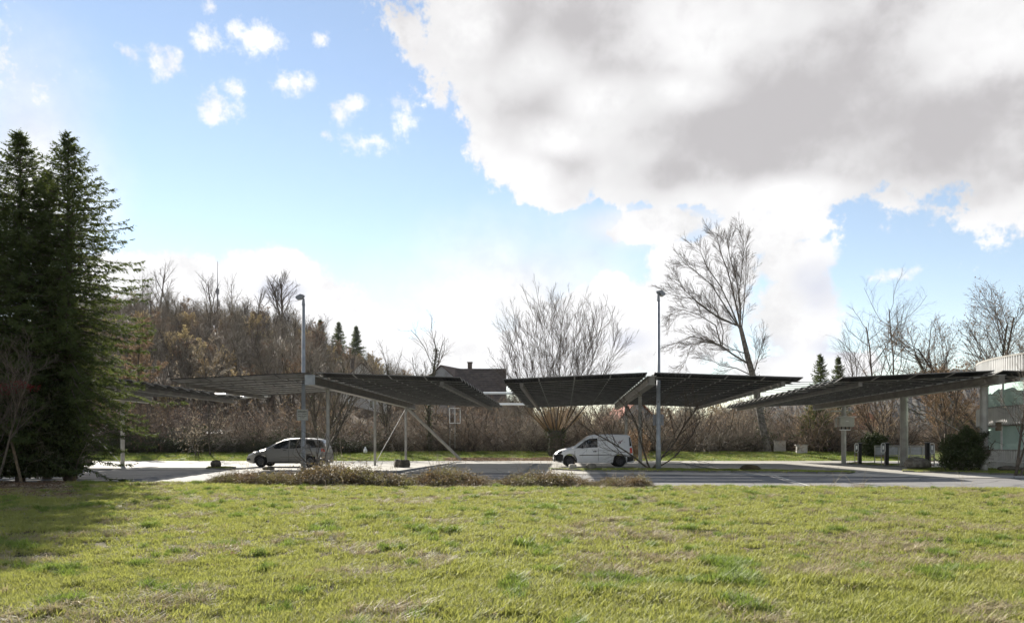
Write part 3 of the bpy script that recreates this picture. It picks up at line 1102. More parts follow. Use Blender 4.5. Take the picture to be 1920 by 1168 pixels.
def vehicle(name, label, cat, loc, rotz, L, W, top, belt, clear, wheels, wr, windows, bodymat, rimmat, tumble, extras, front_glass, rear_glass):
    t = thing(name, label, cat, loc, rotz)

    def plan(x):
        k = 1.0
        if x < .6:
            k -= .22 * ((.6 - x) / .6) ** 2
        if x > L - .4:
            k -= .08 * ((x - L + .4) / .4) ** 2
        return k

    def bottom(x):
        z = clear
        if x < .35:
            z += .10 * (1 - x / .35)
        for wx in wheels:
            dx = abs(x - wx)
            ra = wr + .065
            if dx < ra:
                z = max(z, wr + math.sqrt(ra * ra - dx * dx))
        return z

    def ytop(x):
        zt, zb = lerp_poly(top, x), lerp_poly(belt, x)
        c = min(max((zt - zb) / .55, 0), 1)
        return W * (.95 - tumble * c)

    def side_y(x, z):
        zt, zb = lerp_poly(top, x), min(lerp_poly(belt, x), lerp_poly(top, x) - .03)
        if z <= zb:
            return W * 1.011 * plan(x)
        u = min((z - zb) / max(zt - .07 - zb, .02), 1)
        return (W * .985 * (1 - u) + ytop(x) * u) * plan(x)
    st = set(np.linspace(0, L, 30).tolist()) | {a for a, _ in top}
    for wx in wheels:
        for a in np.linspace(-1, 1, 13):
            st.add(wx + (wr + .0655) * a)
    st = sorted(x for x in st if 0 <= x <= L)
    V, F = [], []
    for x in st:
        zt, zb = lerp_poly(top, x), bottom(x)
        zz = min(lerp_poly(belt, x), zt - .03)
        zb = min(zb, zz - .03)
        k = plan(x)
        yr = ytop(x)
        half = [(W * .93 * k, zb), (W * k, zb + .12 * (zz - zb)), (W * 1.01 * k, zb + .55 * (zz - zb)), (W * .985 * k, zz), (yr * k, max(zt - .07, zz + .005)), (yr * .90 * k, zt - .015), (yr * .5 * k, zt + .008), (0, zt + .015)]
        ring = [(x, -y, z) for y, z in half] + [(x, y, z) for y, z in reversed(half[:-1])]
        V += ring
    n = 15
    for i in range(len(st) - 1):
        for k in range(n):
            k2 = (k + 1) % n
            F.append((i * n + k, i * n + k2, (i + 1) * n + k2, (i + 1) * n + k))
    F.append(tuple(range(n))[::-1])
    F.append(tuple((len(st) - 1) * n + k for k in range(n)))
    V = [(v[0] - L / 2, v[1], v[2]) for v in V]
    b = MB()
    b.add(V, F)
    me = b.mesh('body')
    o = put('body', me, bodymat, t, smooth=True)
    try:
        me.set_sharp_from_angle(angle=R(38))
    except Exception:
        pass
    put('underbody', MB().box((0, 0, clear + .10), (L * .9, W * 1.5, .16)), M['black'], t)

    def panel(nm, poly, mat, off=.006, sides=(-1, 1), parent=t, thick=.004):
        for s in sides:
            # refine the outline so that it follows the side
            pts = []
            for i, (x, z) in enumerate(poly):
                x2, z2 = poly[(i + 1) % len(poly)]
                for u in (0, .25, .5, .75):
                    pts.append((x + (x2 - x) * u, z + (z2 - z) * u))
            cx_ = sum(p[0] for p in pts) / len(pts)
            cz_ = sum(p[1] for p in pts) / len(pts)
            bb = MB()
            m = len(pts)
            vs, fs = [], []
            for q in (1.0, .75, .5, .25):
                vs += [(cx_ + (x - cx_) * q - L / 2, s * (side_y(cx_ + (x - cx_) * q, cz_ + (z - cz_) * q) + off), cz_ + (z - cz_) * q) for x, z in pts]
            vs.append((cx_ - L / 2, s * (side_y(cx_, cz_) + off), cz_))
            for q in range(3):
                for i in range(m):
                    f_ = (q * m + i, q * m + (i + 1) % m, (q + 1) * m + (i + 1) % m, (q + 1) * m + i)
                    fs.append(f_ if s < 0 else f_[::-1])
            for i in range(m):
                f_ = (3 * m + i, 3 * m + (i + 1) % m, 4 * m)
                fs.append(f_ if s < 0 else f_[::-1])
            bb.add(vs, fs)
            put(nm, bb, mat, parent)
    for nm, poly in windows:
        panel(nm, poly, M['car_glass'])
    for nm, poly, mat in extras:
        panel(nm, poly, mat, .012)
    for nm, (xa, xb), inset in (('windscreen', front_glass, .10), ('rear_window', rear_glass, .12)):
        bb = MB()
        rows = 6
        vs = []
        for i in range(rows + 1):
            x = xa + (xb - xa) * i / rows
            zt = lerp_poly(top, x)
            y = ytop(x) * plan(x) - inset
            nx = -.012 if nm == 'windscreen' else .012
            vs += [(x - L / 2 + nx, -y, zt - .0 + .012), (x - L / 2 + nx, 0, zt + .028), (x - L / 2 + nx, y, zt + .012)]
        fs = []
        for i in range(rows):
            for k in range(2):
                fs.append((i * 3 + k, i * 3 + k + 1, (i + 1) * 3 + k + 1, (i + 1) * 3 + k))
        bb.add(vs, fs)
        put(nm, bb, M['car_glass'], t, smooth=True)
    for wx in wheels:
        for s in (-1, 1):
            w = thing('wheel', None, None, (wx - L / 2, s * (W - .13), wr))
            w.parent = t
            put('tyre', MB().lathe([(wr * .60, -.10), (wr * .9, -.11), (wr, -.07), (wr, .07), (wr * .9, .11), (wr * .60, .10)], 26, axis='Y'), M['rubber'], w, smooth=True)
            rm = MB().lathe([(.02, s * .07), (wr * .2, s * .075), (wr * .25, s * .05), (wr * .52, s * .05), (wr * .58, s * .098), (wr * .64, s * .10)], 26, axis='Y')
            put('rim', rm, rimmat, w)
            sp = MB()
            for k in range(6):
                a = k * PI / 3
                sp.beam((wr * .1 * math.cos(a), s * .078, wr * .1 * math.sin(a)), (wr * .56 * math.cos(a), s * .085, wr * .56 * math.sin(a)), .03, .055, up=(0, 1, 0))
            put('spokes', sp, rimmat, w)
    for s in (-1, 1):
        mx = front_glass[1] * .35 + front_glass[0] * .65 + .12
        zz = lerp_poly(belt, mx) + .06
        put('wing_mirror', MB().box((mx - L / 2, s * (W + .12), zz + .06), (.10, .17, .15)).box((mx - L / 2, s * (W + .02), zz), (.05, .12, .05)), M['black'] if cat == 'van' else bodymat, t)
    return t


# white van, front to the left
VL = 4.40
van_top = [(0, .62), (.03, .72), (.10, .80), (.28, .92), (.62, 1.02), (.96, 1.085), (1.10, 1.17), (1.55, 1.50), (1.95, 1.735), (2.25, 1.80), (3.0, 1.825), (4.05, 1.80), (4.20, 1.75), (4.28, 1.55), (4.33, 1.1), (4.35, .75), (4.40, .62), (4.40, .55)]
van_belt = [(0, .7), (.6, .86), (1.0, 1.0), (4.4, 1.02)]
van = vehicle('delivery_van', 'white delivery van parked under the canopy, blossom graphic on its rear side', 'van', (X(1114.5, 41.7), 41.7 + .85, .004), 0, VL, .885, van_top, van_belt, .22, (.84, 3.62), .325,
              [('side_window', [(1.13, 1.05), (1.28, 1.15), (1.70, 1.47), (1.92, 1.57), (2.38, 1.60), (2.38, 1.09)])], M['van_white'], M['rim_dark'], .16,
              [('front_bumper', [(.012, .36), (.02, .68), (.30, .74), (.46, .66), (.44, .34), (.30, .27)], M['black']),
               ('rear_bumper', [(4.02, .28), (4.02, .58), (4.385, .60), (4.385, .34)], M['black']),
               ('trim_strip', [(1.36, .635), (1.36, .675), (3.15, .70), (3.15, .665)], M['black']),
               ('door_handle', [(2.12, .84), (2.12, .885), (2.30, .89), (2.30, .845)], M['black']),
               ('headlight', [(.10, .73), (.14, .82), (.36, .90), (.42, .85), (.34, .76)], M['car_glass']),
               ('tail_light', [(4.17, .76), (4.17, 1.06), (4.29, 1.07), (4.33, .77)], M['red_lens']),
               ('rear_pillar', [(4.17, 1.15), (4.15, 1.66), (4.215, 1.66), (4.28, 1.18)], M['black'])],
              (1.08, 1.96), (4.285, 4.325))
lines = MB()
VT = van
dj = MB()
for xx in (2.42, 1.10):
    dj.box((xx - VL / 2, -.898, .68), (.012, .006, .70 if xx > 2 else .45))
put('door_gap', dj, M['black'], van)
put('front_bumper_wrap', MB().prism([(-.70, .30), (.70, .30), (.70, .64), (.62, .70), (-.62, .70), (-.70, .64)], .06, lambda u, v, w: (-VL / 2 - .035 + w, u, v)), M['black'], van)
put('number_plate', MB().box((-VL / 2 - .045, 0, .48), (.012, .5, .11)), M['white'], van)
put('badge', MB().box((.0 - VL / 2 + .5, -.90, .88), (.1, .004, .03)), M['plate_grey'], van)
fl = MB()
rg = random.Random(9)
for k in range(26):
    a, q = rg.uniform(0, 2 * PI), rg.random() ** .6
    cx_, cz_ = 3.62 + .26 * q * math.cos(a), 1.40 + .14 * q * math.sin(a)
    s_ = rg.uniform(.014, .03)
    y_ = -(.885 * .985 + (.885 * .79 - .885 * .985) * (cz_ - 1.02) / .72) - .012
    fl.add([(cx_ - VL / 2 + s_ * math.cos(j * PI / 3), y_, cz_ + s_ * math.sin(j * PI / 3)) for j in range(6)], [tuple(range(6))])
m_bl = material('blossom', (.30, .12, .14), (.10, .04, .05), 12, .5)
gr = put('blossom_graphic', fl, m_bl, van)
gr['label'] = 'small dark red blossom dots on the rear side panel'
st_ = MB()
for a, b_ in (((3.62, 1.34), (3.50, 1.12)), ((3.50, 1.12), (3.46, .95)), ((3.55, 1.22), (3.38, 1.22)), ((3.66, 1.42), (3.86, 1.56))):
    def sy(z):
        return -.885 * (.985 if z < 1.02 else .985 - .195 * (z - 1.02) / .72) - .011
    st_.beam((a[0] - VL / 2, sy(a[1]), a[1]), (b_[0] - VL / 2, sy(b_[1]), b_[1]), .012, .003, up=(0, 1, 0))
put('stem_graphic', st_, M['plate_grey'], van)

CL = 4.50
car_top = [(0, .52), (.04, .62), (.14, .72), (.40, .84), (.85, .96), (1.02, 1.01), (1.25, 1.14), (1.65, 1.36), (2.05, 1.52), (2.40, 1.585), (2.9, 1.61), (3.5, 1.60), (3.95, 1.565), (4.12, 1.52), (4.30, 1.28), (4.40, 1.02), (4.46, .85), (4.50, .60), (4.48, .5)]
car_belt = [(0, .62), (.5, .78), (1.0, .93), (4.5, 1.06)]
car = vehicle('silver_car', 'silver grey minivan parked behind the left lamp post, front to the left', 'car', (X(536.5, 41.5), 41.5 + .85, .004), 0, CL, .875, car_top, car_belt, .20, (.84, 3.55), .315,
              [('front_side_window', [(1.20, 1.01), (1.62, 1.24), (2.0, 1.42), (2.36, 1.48), (2.36, 1.03)]),
               ('rear_side_window', [(2.44, 1.035), (2.44, 1.485), (2.9, 1.505), (3.24, 1.50), (3.28, 1.06)]),
               ('quarter_window', [(3.34, 1.065), (3.32, 1.495), (3.75, 1.47), (4.0, 1.10)])], M['silver'], M['rim'], .20,
              [('door_handle', [(2.1, .92), (2.1, .95), (2.28, .96), (2.28, .93)], M['black']),
               ('rear_door_handle', [(3.02, .94), (3.02, .97), (3.2, .98), (3.2, .95)], M['black']),
               ('headlight', [(.10, .62), (.13, .70), (.46, .82), (.52, .78), (.40, .70)], M['clear_lens']),
               ('tail_light', [(4.22, .86), (4.2, 1.02), (4.36, 1.02), (4.42, .86)], M['red_lens']),
               ('rear_pillar', [(4.06, 1.08), (4.02, 1.44), (4.10, 1.46), (4.32, 1.10)], M['black']),
               ('lower_trim', [(1.25, .22), (1.25, .28), (3.12, .28), (3.12, .22)], M['black']),
               ('front_grille', [(.02, .36), (.025, .48), (.22, .50), (.28, .38)], M['black'])],
              (1.02, 2.05), (4.14, 4.38))
put('roof_rail', MB().tube([(2.2 - CL / 2, -.62, 1.60), (2.4 - CL / 2, -.62, 1.64), (3.7 - CL / 2, -.62, 1.63), (3.95 - CL / 2, -.62, 1.57)], .015, 6), M['steel'], car)
put('roof_rail', MB().tube([(2.2 - CL / 2, .62, 1.60), (2.4 - CL / 2, .62, 1.64), (3.7 - CL / 2, .62, 1.63), (3.95 - CL / 2, .62, 1.57)], .015, 6), M['steel'], car)
dj = MB()
for xx in (1.14, 2.40, 3.30):
    dj.box((xx - CL / 2, -.888, .62), (.012, .006, .66))
put('door_gap', dj, M['black'], car)


# ------------------------------------------------------------------ small street furniture
def rock(name, label, c, size, seed, mat='stone', cat='stone', flat=False):
    rng = random.Random(seed)
    V, F = [], []
    nu, nv = 14, 8
    for j in range(nv + 1):
        ph = PI * j / nv
        for i in range(nu):
            th = 2 * PI * i / nu
            x, y, z = math.sin(ph) * math.cos(th), math.sin(ph) * math.sin(th), math.cos(ph)
            if flat:
                x, y, z = [math.copysign(abs(q) ** .45, q) for q in (x, y, z)]
            k = 1 + rng.uniform(-.09, .09) + .14 * math.sin(3.1 * x + seed) * math.cos(2.7 * y)
            V.append((x * size[0] / 2 * k, y * size[1] / 2 * k, max(z * size[2] * .62 * k, -.2) + size[2] * .35))
    for j in range(nv):
        for i in range(nu):
            F.append((j * nu + i, (j + 1) * nu + i, (j + 1) * nu + (i + 1) % nu, j * nu + (i + 1) % nu))
    o = put(name, np_mesh(name, np.array(V), [np.array(F)]), M[mat], None, c)
    return tag(o, label, cat)


def G(px, d, z=0.0):
    return (X(px, d), d, z)


rock('boulder', 'large rounded boulder on the grass corner in front of the thick post', G(1721, 36.5, .1), (1.25, .9, .55), 3)
rock('stone_block', 'dark square stone block standing before the slim left canopy post', G(754, 41.2), (.78, .6, .44), 5, 'stone_dark', flat=True)
rock('stone_block', 'dark stone block at the foot of the spruces beside the lot', G(157, 45.5), (.85, .6, .5), 8, 'stone_dark', flat=True)
rock('boulder', 'small dark stone on the little grass island left of the car', G(405, 38.6, .1), (.5, .45, .38), 11, 'stone_dark')
rock('concrete_stub', 'pale concrete stub on the grass below the van front wheel', G(1074, 36.2, .1), (.38, .34, .2), 14, 'concrete', flat=True)
rock('boulder', 'grey stone on the grass below the middle of the van', G(1109, 36.0, .1), (.46, .4, .26), 17)
rock('boulder', 'low flat dark stone on the road edge under the car front', G(503, 36.5, .0), (.62, .45, .2), 19, 'stone_dark')
rock('earth_mound', 'dark mossy earth lump at the tip of the van island', G(1407, 34.6, .04), (.85, .6, .30), 23, 'soil', 'mound')
rock('stone_slab', 'dark flat slab lying at the base of the curved building', G(1895, 33.5, .08), (1.1, .5, .22), 29, 'stone_dark')


def pedestal(label, px, d, flip=1, base=.1):
    t = thing('meter_pedestal', label, 'pedestal', G(px, d, base), 0, 'pedestals by the path')
    put('post', MB().box((.17 * flip, 0, .62), (.17, .16, 1.24)), M['black'], t)
    put('post_cap', MB().box((.17 * flip, 0, 1.255), (.21, .20, .03)), M['plate_grey'], t)
    put('loop_frame', MB().tube([(-.16 * flip, -.04, .72), (-.16 * flip, -.04, 1.16), (-.11 * flip, -.04, 1.22), (.03 * flip, -.04, 1.22), (.06 * flip, -.04, 1.16), (.06 * flip, -.04, .78), (.0, -.04, .70), (-.16 * flip, -.04, .70)], .02, 6), M['white'], t)
    put('leg', MB().tube([(-.15 * flip, -.04, 0), (-.15 * flip, -.04, .72)], .024, 6), M['steel'], t)
    put('leg', MB().tube([(.03 * flip, -.04, 0), (.03 * flip, -.04, .72)], .024, 6), M['steel'], t)
    put('display', MB().box((-.05 * flip, -.02, .98), (.15, .05, .34)), M['plate_grey'], t)
    put('display_panel', MB().box((-.05 * flip, -.05, .98), (.09, .012, .2)), M['white_pipe'], t)
    for z in (.52, .30, .1):
        put('band', MB().box((-.06 * flip, -.04, z), (.24, .03, .03)), M['brick_red'], t)
    return t


M['brick_red'] = material('brick_red', (.30, .09, .05), (.2, .06, .04), 4, .7)
pedestal('dark pedestal with pale loop frame next to the inverter post', 1607, 45.5)
pedestal('dark pedestal with pale loop frame left of the thick canopy post', 1657, 42.0)
pedestal('dark pedestal with pale loop frame right of the thick canopy post, beside the evergreen bush', 1745, 38.0, -1)

inv = thing('inverter_box', 'pale grey electrical cabinet high on a steel post under the right canopy', 'cabinet', G(1582, 49.5), 0)
put('post', MB().tube([(0, 0, .0), (0, 0, 3.6)], .15, 12), M['steel'], inv)
cb_ = put('cabinet', MB().box((.05, -.28, 2.62 + .12), (.92, .3, .62)), M['cab'] if 'cab' in M else material('cab', (.40, .39, .35), (.35, .34, .30), 3, .6), inv)
put('cabinet_roof', MB().box((.05, -.3, 3.09), (1.15, .42, .035)), M['white'], cb_)
put('name_plate', MB().box((.05, -.435, 2.80), (.18, .008, .03)), M['white'], cb_)
put('side_switch', MB().box((-.60, -.2, 2.72), (.10, .2, .6)), M['steel'], inv)
put('cable_tray', MB().box((0, -.2, 2.23), (.62, .26, .05)), M['white'], inv)
put('conduit', MB().tube([(-.25, -.25, 2.26), (-.25, -.25, 2.44)], .04, 6).tube([(.0, -.25, 2.26), (.0, -.25, 2.44)], .04, 6).tube([(.25, -.25, 2.26), (.25, -.25, 2.44)], .04, 6), M['black'], inv)
put('bracket', MB().beam((0, 0, 3.5), (-.9, -.1, 3.45), .06, .08).beam((0, 0, 3.2), (.5, -.1, 3.55), .05, .05), M['steel'], inv)

# small railing behind the thick post
rl = thing('railing', 'light grey metal railing with a mesh gate behind the thick post', 'railing', G(1705, 47, 0), 0)
w0, w1 = X(1640, 47) - X(1705, 47), X(1752, 47) - X(1705, 47)
for z in (1.18, .55):
    put('rail', MB().tube([(w0, 0, z), (w1, 0, z)], .03, 6), M['steel'], rl)
for k in range(6):
    x = w0 + (w1 - w0) * k / 5
    put('railing_post', MB().tube([(x, 0, 0), (x, 0, 1.2)], .03, 6), M['steel'], rl)
put('infill_sheet', MB().box(((w0 + w1) / 2, .03, .86), (w1 - w0, .015, .5)), M['plate_grey'], rl)

wf = thing('window_frame', 'white double window frame standing among the bare shrubs', 'frame', P(853, 793, 65.4), 0)
for x in (-.46, 0, .46):
    put('frame_bar', MB().box((x, 0, .65), (.055, .06, 1.3)), M['white'], wf)
for z in (0, 1.3):
    put('frame_rail', MB().box((0, 0, z), (.98, .06, .055)), M['white'], wf)
put('leg', MB().box((-.44, 0, -1.1), (.05, .05, 2.2)), M['steel'], wf)
put('leg', MB().box((0.0, 0, -1.1), (.05, .05, 2.2)), M['steel'], wf)

wb = thing('waste_bag', 'small white upright bag on the grass bank', 'bag', P(685, 849, 61.2), 0)
put('bag_body', MB().lathe([(.02, 0), (.14, .02), (.17, .18), (.10, .36), (.05, .42), (.07, .50), (.01, .52)], 10), M['white'], wb, smooth=True)

sp = thing('leaning_stake', 'grey wooden stake leaning against the spruces', 'stake', G(40, 26.5, .0), 0)
put('stake', MB().tube([(0, 0, -.1), (-.55, .1, 1.9), (-.6, .1, 2.0)], [.05, .045, .02], 8), M['wood'], sp)
wp = thing('wooden_post', 'weathered wooden post at the right edge of the spruces', 'post', G(139, 28.5, .0), 0)
put('post_shaft', MB().box((0, 0, .95), (.13, .13, 2.2)), M['wood'], wp)
put('post_cap', MB().add([(-.08, -.08, 2.05), (.08, -.08, 2.05), (.08, .08, 2.05), (-.08, .08, 2.05), (0, 0, 2.14)], [(0, 1, 4), (1, 2, 4), (2, 3, 4), (3, 0, 4), (3, 2, 1, 0)]), M['wood'], wp)

nb_ = thing('nest_box', 'small dark box fixed on the thick post before the building', 'box', P(1872, 800, 32.6), 0)
put('box_body', MB().box((0, 0, 0), (.18, .14, .34)), M['wood'], nb_)
put('box_lid', MB().box((0, -.02, .19), (.22, .20, .03)), M['stone_dark'], nb_)
put('mount', MB().box((-.1, .14, 0), (.06, .3, .06)), M['steel'], nb_)

mt = thing('radio_mast', 'thin tall radio mast rising above the wooded hill', 'mast', (X(408, 210), 210, 32), 0)
put('mast_tube', MB().tube([(0, 0, 0), (0, 0, 12), (0, 0, 14), (0, 0, 21)], [.28, .2, .12, .05], 8), M['plate_grey'], mt)
put('mast_head', MB().box((0, 0, 12.5), (.7, .7, 1.5)).box((.3, 0, 9), (.5, .5, 1.4)), M['plate_grey'], mt)


# ------------------------------------------------------------------ buildings
def curved_building():
    cx_, cy_, Rr = 31.9, 35.6, 8.2
    t = thing('curved_building', 'two-storey curved building with corrugated metal bands and pale green windows', 'building', (cx_, cy_, 0), 0)
    corr = material('corrugated_metal', (.62, .615, .60), (.52, .515, .50), 1.5, .45, .5, metal=.3, coord='World')
    glass = material('green_glass', (.52, .68, .62), (.40, .56, .50), 1.2, .5, .3)
    a0, a1 = R(118), R(300)
    for (z0, z1) in ((.0, .95), (2.2, 3.05), (4.5, 5.42)):
        V, F = [], []
        n = 640
        for i in range(n + 1):
            a = a0 + (a1 - a0) * i / n
            ph = (i % 4)
            r = Rr + (.0, .11, .11, .0)[ph]
            V += [(r * math.cos(a), r * math.sin(a), z0), (r * math.cos(a), r * math.sin(a), z1)]
        for i in range(n):
            F.append((2 * i, 2 * i + 1, 2 * i + 3, 2 * i + 2))
        b = MB()
        b.add(V, F)
        bd = put('corrugated_band', b, corr, t)
        for zz in (z0, z1):
            pts = [(cx2, cy2, zz) for cx2, cy2 in [((Rr + .03) * math.cos(a0 + (a1 - a0) * i / 60), (Rr + .03) * math.sin(a0 + (a1 - a0) * i / 60)) for i in range(61)]]
            put('band_edge', MB().tube(pts, .06, 6), M['concrete'], bd)
    for (z0, z1) in ((.95, 2.2), (3.05, 4.5)):
        n = 16
        for i in range(n):
            b0 = a0 + (a1 - a0) * (i + .03) / n
            b1 = a0 + (a1 - a0) * (i + .97) / n
            r = Rr - .12
            V = []
            for j in range(5):
                a = b0 + (b1 - b0) * j / 4
                V += [(r * math.cos(a), r * math.sin(a), z0 + .06), (r * math.cos(a), r * math.sin(a), z1 - .06)]
            bb = MB()
            bb.add(V, [(2 * j, 2 * j + 1, 2 * j + 3, 2 * j + 2) for j in range(4)])
            put('window_pane', bb, glass, t)
            a = a0 + (a1 - a0) * i / n
            put('mullion', MB().box((0, 0, (z0 + z1) / 2), (.05, .12, z1 - z0), None), M['white'], t, ((Rr - .09) * math.cos(a), (Rr - .09) * math.sin(a), 0), a)
    put('wall', MB().lathe([(Rr - .35, -.1), (Rr - .35, 5.3)], 48), M['concrete'], t)
    put('roof', MB().lathe([(.01, 5.38), (Rr - .02, 5.36), (Rr + .12, 5.42), (Rr + .12, 5.5), (.01, 5.55)], 64), M['concrete'], t)
    put('ground_rail', MB().tube([((Rr + .2) * math.cos(R(170 + i * 3)), (Rr + .2) * math.sin(R(170 + i * 3)), .42) for i in range(25)], .02, 5), M['white'], t)
    return t


curved_building()


def house(name, label, loc, rotz, w, l, eave, ridge_h, wallm, roofm, windows=(), chimney=None, over=.35):
    """gable end faces local -y; w across, l deep"""
    t = thing(name, label, 'house', loc, rotz)
    b = MB()
    b.prism([(-w / 2, -1.5), (w / 2, -1.5), (w / 2, eave), (0, ridge_h), (-w / 2, eave)], l, lambda u, v, q: (u, q, v))
    put('wall', b, wallm, t)
    rf = None
    for s in (-1, 1):
        sl_ = (ridge_h - eave) / (w / 2)
        p0 = Vector((0, 0, ridge_h + .06))
        p1 = Vector((s * (w / 2 + over), 0, eave - sl_ * over + .06))
        bb = MB()
        nrm = Vector((s * sl_, 0, 1)).normalized() * .12
        vs = [Vector((p.x, y, p.z)) + k * nrm for k in (0, 1) for y in (-over, l + over) for p in (p0, p1)]
        bb.add(vs, [(0, 1, 3, 2), (4, 6, 7, 5), (0, 4, 5, 1), (2, 3, 7, 6), (0, 2, 6, 4), (1, 5, 7, 3)])
        r_ = put('roof', bb, roofm, t)
        rf = rf or r_
        nb2 = int((p1 - p0).length / .38)
        cs = MB()
        for k in range(1, nb2):
            q = p0.lerp(p1, k / nb2) + nrm
            cs.box((q.x, l / 2, q.z + .015), (.05, l + 2 * over, .04))
        put('tile_course', cs, roofm, r_)
    if chimney:
        put('chimney', MB().box((chimney[0], chimney[1], ridge_h + .3), (.6, .6, 1.6)).box((chimney[0], chimney[1], ridge_h + 1.15), (.75, .75, .12)), tile_dk, rf)
    for (x, z, ww, hh) in windows:
        wd = put('window', MB().box((x, -.02, z), (ww, .08, hh)), M['white'], t)
        put('pane', MB().box((x - ww * .23, -.065, z), (ww * .38, .02, hh * .82)), M['car_glass'], wd)
        put('pane', MB().box((x + ww * .23, -.065, z), (ww * .38, .02, hh * .82)), M['car_glass'], wd)
    return t


def rel(px, py, d):
    v = P(px, py, d)
    return v


plaster = material('plaster', (.52, .50, .46), (.42, .40, .37), .8, .9, .2, coord='World')
plaster_g = material('plaster_grey', (.34, .34, .34), (.27, .27, .27), .8, .9, .2, coord='World')
timber = material('timber_clad', (.16, .12, .09), (.11, .085, .065), 1.5, .85, .2, coord='World')
tile_br = material('roof_tiles_brown', (.15, .11, .09), (.085, .065, .055), 3, .8, .3, coord='World')
tile_dk = material('roof_tiles_dark', (.10, .08, .068), (.065, .053, .046), 2, .8, .3, coord='World')
tile_rd = material('roof_tiles_red', (.36, .10, .055), (.24, .07, .04), 2, .8, .3, coord='World')
h = P(678, 681, 112)
house('gable_house', 'pale gabled house with brown tiles among the trees below the hill', (h.x, h.y, h.z - 8.5), R(14), 7.6, 9, 4.6, 8.5, plaster, tile_br, [(0, 5.9, .9, 1.0), (-1.9, 2.4, 1.2, 1.3), (1.7, 2.4, 1.2, 1.3)], (-1.2, 5))
h = P(828, 686, 128)
house('hill_house', 'small gabled house on the skyline beside a bare tree', (h.x, h.y, h.z - 8), R(-25), 7.0, 9, 5.2, 8.0, plaster_g, tile_br, [(0, 5.6, .9, 1.0)])
h = P(901, 698, 108)
house('long_roof_house', 'dark long-roofed house behind the gap between the middle canopies', (h.x + 3.4, h.y - 3.8, h.z - 9.0), R(90), 9.0, 6.4, 4.4, 9.0, timber, tile_dk, [], (1.4, 4.8))
h = P(1196, 752, 92)
house('red_roof_house', 'red-roofed house seen under the canopy between the posts of the van bay', (h.x, h.y, h.z - 6.6), R(8), 6.6, 8, 3.4, 6.6, plaster_g, tile_rd, [(-1.2, 2.2, 1.0, 1.2), (1.2, 2.2, 1.0, 1.2)])
h = P(1626, 776, 90)
house('white_house', 'white house with a faded red roof behind the pedestals', (h.x, h.y, h.z - 5.2), R(90), 6.0, 6.0, 3.4, 5.2, M['white'], tile_rd, [])
h = P(1612, 800, 86.8)
for k, px in enumerate((1618, 1630)):
    pass

sh = thing('shed', 'low dark shed with a pale roof edge behind the shrubs at the left', 'shed', G(352, 70.5, .5), 0)
put('wall', MB().box((0, 1.6, .8), (5.6, 3, 2.0)), timber, sh)
put('roof', MB().box((.3, 1.3, 1.98), (6.4, 4.2, .16), Matrix.Rotation(R(6), 3, 'X')), M['concrete'], sh)
put('rear_roof', MB().box((-.9, 3.6, 3.1), (4.2, .12, 1.9), Matrix.Rotation(R(-28), 3, 'X')), tile_dk, sh)
gw = thing('garden_wall', 'pale low masonry wall stub left of the conifer', 'wall', G(1462, 68.0, .5), 0)
put('masonry', MB().box((0, 0, .45), (1.0, .3, 1.3)), plaster, gw)
put('coping', MB().box((0, 0, 1.13), (1.1, .42, .08)), M['concrete'], gw)
gw = thing('garden_wall', 'lower pale masonry block at the foot of the conifer', 'wall', G(1503, 65.0, .45), 0)
put('masonry', MB().box((0, 0, .3), (.9, .3, .95)), plaster, gw)
put('coping', MB().box((0, 0, .8), (1.1, .4, .07)), M['concrete'], gw)


